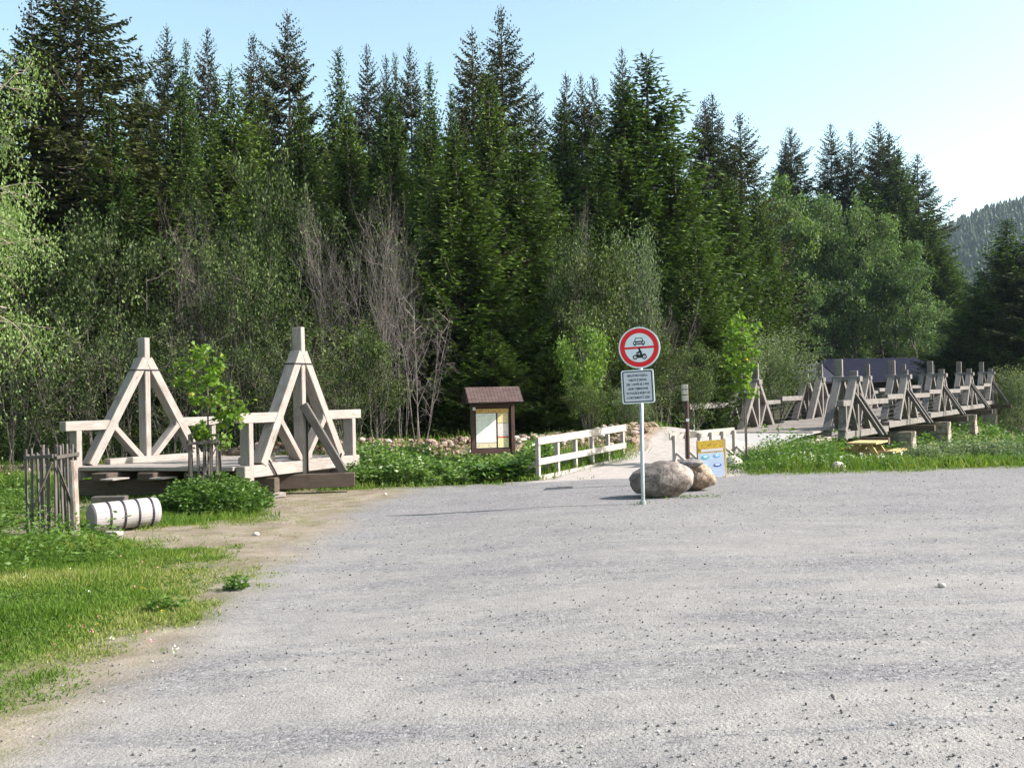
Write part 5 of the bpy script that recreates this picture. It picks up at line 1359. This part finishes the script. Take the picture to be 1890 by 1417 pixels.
# meadow on the right and beyond the lot
x, y, z = scatter(230000, -16, 26, 20.8, 36, w_grass, rs); bb = np.exp(-((y - 29.2) / 2.0) ** 2) * (x < 5); k_ = vis(x, y, .08) & (rs.random(len(x)) > bb * .93) & ~((y > 31.5) & (x < 5)); x, y, z = x[k_], y[k_], z[k_]
hg = rs.uniform(.10, .30, len(x)) * (.5 + vnoise(x * .8, y * .8)) * smooth(21.0, 22.8, y + .0 * x) + .05
hg *= np.where((x > 4.8) & (x < 12.5) & (y > 25.5), .8, 1)
blades('meadow_grass', x, y, z, hg, rs.uniform(.012, .024, len(x)), rs, rnd=vnoise(x * .9, y * .9) * .8, lean=.5)
x, y, z = scatter(60000, -14, -3, 13.5, 22, w_grass, rs); k_ = vis(x, y); x, y, z = x[k_], y[k_], z[k_]
blades('grass', x, y, z, rs.uniform(.06, .2, len(x)), rs.uniform(.008, .014, len(x)), rs, rnd=vnoise(x, y) * .7, lean=.5)

def herbs(name, x, y, h, nl, leaf, rs, mat='herb', asp=.55, spread=.10, kind='stuff', label=None, cat=None, parent=None, flat=.3):
    n = len(x); z = ground(x, y); X = np.repeat(x, nl); Y = np.repeat(y, nl); Z = np.repeat(z, nl); Hh = np.repeat(h, nl); m = len(X)
    f = rs.uniform(.08, 1, m) ** .8; az = rs.uniform(0, 6.28, m); lx = np.repeat(rs.normal(size=n) * .12, nl); ly = np.repeat(rs.normal(size=n) * .12, nl)
    p = np.stack([X + lx * f * Hh + np.cos(az) * spread * rs.random(m) * .6, Y + ly * f * Hh + np.sin(az) * spread * rs.random(m) * .6, Z + Hh * f], 1)
    d = norm(np.stack([np.cos(az), np.sin(az), rs.uniform(-.35, .55, m)], 1)); L = leaf * rs.uniform(.6, 1.3, m)
    me = leaf_mesh(name, p, d, L, L * asp, M[mat], rs, np.clip(np.repeat(rs.random(n), nl) * .5 + rs.random(m) * .5, 0, 1), flatten=flat)
    o = link(name, me); return tag(o, label, cat, None, kind)
def in_poly(P_, n, rs):
    x = rs.uniform(P_[:, 0].min(), P_[:, 0].max(), n); y = rs.uniform(P_[:, 1].min(), P_[:, 1].max(), n); k_ = sdist(P_, x, y) < 0; return x[k_], y[k_]
# leafy strip in front of and beside the information board
S1 = np.array([[-3.7, 22.3], [-1.5, 21.9], [.25, 21.9], [.5, 23.0], [1.1, 25.2], [-4.2, 25.6]])
x, y = in_poly(S1, 1500, rs); h = rs.uniform(.4, .85, len(x)) * (.6 + .7 * vnoise(x * 1.2, y * 1.2)) * smooth(21.6, 22.9, y + .1)
h *= 1 - .52 * smooth(-2.6, -1.5, x) * (1 - smooth(.1, .5, x)); herbs('undergrowth', x, y, h + .10, 24, .10, rs, mat='strip_leaf')
S2 = np.array([[-.9, 22.0], [.40, 21.95], [.6, 23.2], [-.2, 23.6]])
x, y = in_poly(S2, 260, rs); herbs('broad_leaved_weeds', x, y, rs.uniform(.15, .42, len(x)), 7, .20, rs, asp=.8, flat=.7)
# herbs round the picket guard and the near left corner
S3 = np.vstack([poly_px([(-60, 1060), (-60, 935), (60, 925), (150, 985), (240, 1035), (120, 1075)])])
x, y = in_poly(S3, 900, rs); herbs('undergrowth', x, y, rs.uniform(.18, .58, len(x)), 18, .065, rs)
S4 = np.vstack([poly_px([(-60, 940), (-60, 890), (50, 885), (60, 930)])]); x, y = in_poly(S4, 500, rs); herbs('undergrowth', x, y, rs.uniform(.15, .4, len(x)), 14, .07, rs)
# scattered small weeds and clover in the lawn
x, y, z = scatter(9000, -8, 0, 4.5, 15, w_grass, rs, .5); k_ = vnoise(x * 1.6 + 5, y * 1.6) > .55; x, y = x[k_], y[k_]; herbs('clover', x, y, rs.uniform(.02, .07, len(x)), 6, .025, rs, asp=.8, spread=.05)
# round leafy bush by the maple guard (its own thing)
c = gp(372, 955); n = 620; a = rs.uniform(0, 6.28, n); r_ = np.sqrt(rs.random(n)); x = c.x + np.cos(a) * r_ * .98; y = c.y + .75 + np.sin(a) * r_ * .75
h = .66 * np.sqrt(np.clip(1 - .8 * r_ ** 2, .05, 1)) * rs.uniform(.75, 1.12, n)
e = empty('leafy_bush', (c.x, c.y + .7, c.z), 0, 'round dark green leafy bush at the foot of the maple guard', 'bush')
o = herbs('foliage', x, y, h, 22, .075, rs, asp=.42, kind=None, flat=.2); o.parent = e; o.location = -e.location
def weed(px, py, s, lb):
    c = gp(px, py); n = 16; a = rs.uniform(0, 6.28, n); r_ = rs.random(n); o = herbs('weed_clump', c.x + np.cos(a) * r_ * s, c.y + np.sin(a) * r_ * s * .6, rs.uniform(.05, .16, n), 14, .055, rs, asp=.5, kind=None); tag(o, lb, 'weed')
weed(297, 1130, .16, 'small dark leafy weed clump on the grass edge near the gravel'); weed(435, 1088, .12, 'tiny weed clump at the tip of the lawn beside the gravel')
x = np.concatenate([rs.uniform(2.1, 3.5, 70), sp.x + rs.normal(size=14) * .1]); y = np.concatenate([17.12 + rs.normal(size=70) * .12, sp.y + rs.normal(size=14) * .06]); herbs('undergrowth', x, y, rs.uniform(.01, .05, len(x)), 5, .028, rs)
# right hand strip
S5 = np.array([[4.7, 22.4], [5.4, 21.9], [9.0, 22.2], [13.5, 22.6], [13.5, 26.5], [8.6, 27.5], [6.6, 26.2], [5.2, 24.4]])
x, y = in_poly(S5, 2600, rs); k_ = vnoise(x * .9, y * .9) > .42; x, y = x[k_], y[k_]
herbs('undergrowth', x, y, rs.uniform(.10, .34, len(x)) * (.6 + vnoise(x * .7, y * .7)), 12, .07, rs)
S6 = np.array([[5.6, 24.0], [7.2, 24.4], [9.2, 27.8], [11.5, 31.5], [10.4, 33], [8.2, 30.3], [6.4, 26.3]])
x, y = in_poly(S6, 900, rs); herbs('undergrowth', x, y, rs.uniform(.2, .55, len(x)), 16, .08, rs)
S7 = np.array([[11.5, 29], [20, 31], [26, 38], [28, 46], [19, 38.5], [13, 33.5]])
x, y = in_poly(S7, 2600, rs); herbs('undergrowth', x, y, rs.uniform(.15, .5, len(x)), 18, .10, rs)
S8 = np.array([[9, 25.5], [14, 25.5], [19, 31], [19, 36], [12, 31]])
x, y = in_poly(S8, 1500, rs); herbs('undergrowth', x, y, rs.uniform(.1, .3, len(x)), 12, .08, rs)
y = rs.uniform(34.5, 90, 5200); x = rs.uniform(8.9, 30, 5200) + .651 * (y - 36); herbs('undergrowth', x, y, rs.uniform(.2, .75, len(x)) * (.5 + vnoise(x * .3, y * .3)), 15, .17, rs)
for i, (px, py, d, s, lb) in enumerate(((1700, 822, 24.0, 1.0, 'pale feathery bush leftmost in the meadow row at the gravel edge on the right'), (1742, 816, 24.3, 1.1, 'pale feathery bush second from the left in the meadow row'), (1790, 812, 24.6, 1.2, 'pale feathery bush third from the left in the meadow row'), (1838, 816, 24.2, 1.1, 'pale feathery bush fourth from the left in the meadow row'),
        (1885, 810, 24.6, 1.2, 'pale feathery bush at the right edge of the meadow row'), (1408, 818, 24.6, .8, 'tufted green bush on the meadow behind the braces of the right handrail'), (1440, 826, 25.2, .8, 'tufted green bush just right of the maple stake'), (1515, 822, 29.5, 1.0, 'green bush by the stone edging at the start of the bridge'))):
    p = at(px, py, d); g = gz(p.x, p.y); H = p.z - g; b = BUSH[1 if i < 5 else 0]
    place(b, 'meadow_bush', 'bush', lb, (p.x, p.y, g), (s * 1.0, s * .8, max(.3, H) / 1.0), rt.uniform(0, 6), 'low bushes in the meadow')
# flowers: white umbels right, pink and yellow dots left
def flowers(name, x, y, h, s):
    n = len(x); z = ground(x, y) + h; P_ = np.repeat(np.stack([x, y, z], 1), 5, 0) + rs.normal(size=(n * 5, 3)) * s * .5; D_ = norm(rs.normal(size=(n * 5, 3)) * .6 + np.array([0, 0, .2]))
    return P_, D_, np.full(n * 5, s)
x, y = in_poly(S5, 260, rs); x = x[(x > 6.5) & (x < 9.5)][:70]; y = y[:len(x)]
x = rs.uniform(6.6, 9.3, 34); y = rs.uniform(22.4, 24.5, 34); P_, D_, S_ = flowers('f', x, y, rs.uniform(.2, .34, 34), .035)
tag(link('white_flowers', leaf_mesh('white_flowers', P_, D_, S_, S_, M['flower'], rs, np.full(len(P_), .2), flatten=.6)), kind='stuff')
pts = [gp(a, b) for a, b in [(rs.uniform(20, 330), rs.uniform(1040, 1230)) for _ in range(26)]]; x = np.array([q.x for q in pts]); y = np.array([q.y for q in pts])
P_, D_, S_ = flowers('f', x, y, rs.uniform(.05, .12, len(x)), .013)
tag(link('small_flowers', leaf_mesh('small_flowers', P_, D_, S_, S_, M['flower'], rs, np.repeat(rs.choice([.1, .7, .95], len(x), p=[.4, .4, .2]), 5), flatten=.4)), kind='stuff')

# stones
def icosa():
    t = (1 + 5 ** .5) / 2; v = np.array([(-1, t, 0), (1, t, 0), (-1, -t, 0), (1, -t, 0), (0, -1, t), (0, 1, t), (0, -1, -t), (0, 1, -t), (t, 0, -1), (t, 0, 1), (-t, 0, -1), (-t, 0, 1)], float)
    f = np.array([(0, 11, 5), (0, 5, 1), (0, 1, 7), (0, 7, 10), (0, 10, 11), (1, 5, 9), (5, 11, 4), (11, 10, 2), (10, 7, 6), (7, 1, 8), (3, 9, 4), (3, 4, 2), (3, 2, 6), (3, 6, 8), (3, 8, 9), (4, 9, 5), (2, 4, 11), (6, 2, 10), (8, 6, 7), (9, 8, 1)])
    return v / np.linalg.norm(v[0]), f
def stones(name, x, y, s, mat, rs, sink=.2, sm=False, rnd=None):
    v, f = icosa(); n = len(x); z = ground(x, y)
    sc = s[:, None] * rs.uniform(.55, 1.1, (n, 3)) * np.array([1, 1, .7]); V = v[None] * rs.uniform(.78, 1.15, (n, 12, 1)) * sc[:, None] / 2
    a = rs.uniform(0, 6.28, n); c, s_ = np.cos(a)[:, None], np.sin(a)[:, None]; X = V[..., 0] * c - V[..., 1] * s_; Y = V[..., 0] * s_ + V[..., 1] * c
    V = np.stack([X + x[:, None], Y + y[:, None], V[..., 2] + (z + s * .35 * (1 - sink))[:, None]], -1).reshape(-1, 3)
    F_ = (f[None] + (np.arange(n) * 12)[:, None, None]).reshape(-1, 3)
    r_ = rs.random(n) if rnd is None else rnd
    return tag(link(name, np_mesh(name, V, F_, M[mat], attrs={'rnd': np.repeat(r_, 12)}, smoothed=sm)), kind='stuff')
n = 22000; yy_ = 4.2 + 18 * rs.random(n) ** 1.5; xx_ = rs.uniform(-.56, .56, n) * yy_
k_ = (w_grass(xx_, yy_) < .4) & (sdist(PATH_P, xx_, yy_) > .1); xx_, yy_ = xx_[k_], yy_[k_]
k_ = rs.random(len(xx_)) < .35 + .65 * (vnoise(xx_ * .5, yy_ * 1.2) > .45); xx_, yy_ = xx_[k_], yy_[k_]
stones('gravel', xx_, yy_, .006 + .022 * rs.random(len(xx_)) ** 5.0, 'pebble', rs)
n = 5200; xx_ = rs.uniform(-17, 6.5, n); yy_ = 29.3 + rs.normal(size=n) * 1.35; k_ = (sdist(PATH_P, xx_, yy_) > .3) & (yy_ > 25.8); xx_, yy_ = xx_[k_], yy_[k_]
stones('river_stones', xx_, yy_, .06 + .26 * rs.random(len(xx_)) ** 2.4, 'rubble', rs)
# shaded growth under the forest edge
n = 5200; x = rs.uniform(-22, 10, n); y = rs.uniform(32, 42, n); k_ = ~((x > -2.2) & (x < 1.0) & (y < 37)) & (x - (y - 31) * .62 < 3); x, y = x[k_], y[k_]
herbs('forest_undergrowth', x, y, rs.uniform(.3, 1.5, len(x)), 16, .12, rs, mat='alder', spread=.3)
x = rs.uniform(.5, 8, 900); y = rs.uniform(31.5, 39, 900); k_ = sdist(PATH_P, x, y) > .3; herbs('undergrowth', x[k_], y[k_], rs.uniform(.2, .6, k_.sum()), 14, .10, rs)

# ------------------------------------------------------------------ the air of the valley
hm = bpy.data.materials.new("air"); hm.use_nodes = True; hn = hm.node_tree; hn.nodes.clear()
hv = hn.nodes.new("ShaderNodeVolumePrincipled"); hv.inputs['Density'].default_value = .00009; hv.inputs['Color'].default_value = (.62, .80, 1, 1); hv.inputs['Anisotropy'].default_value = .3
ho = hn.nodes.new("ShaderNodeOutputMaterial"); hn.links.new(hv.outputs[0], ho.inputs['Volume'])
mb = MB(); mb.frame_box((150, 650, 105), V3(1, 0, 0), V3(0, 1, 0), UP, 3300, 1990, 224); h_ = mb.build('haze', hm); tag(h_, kind='stuff')
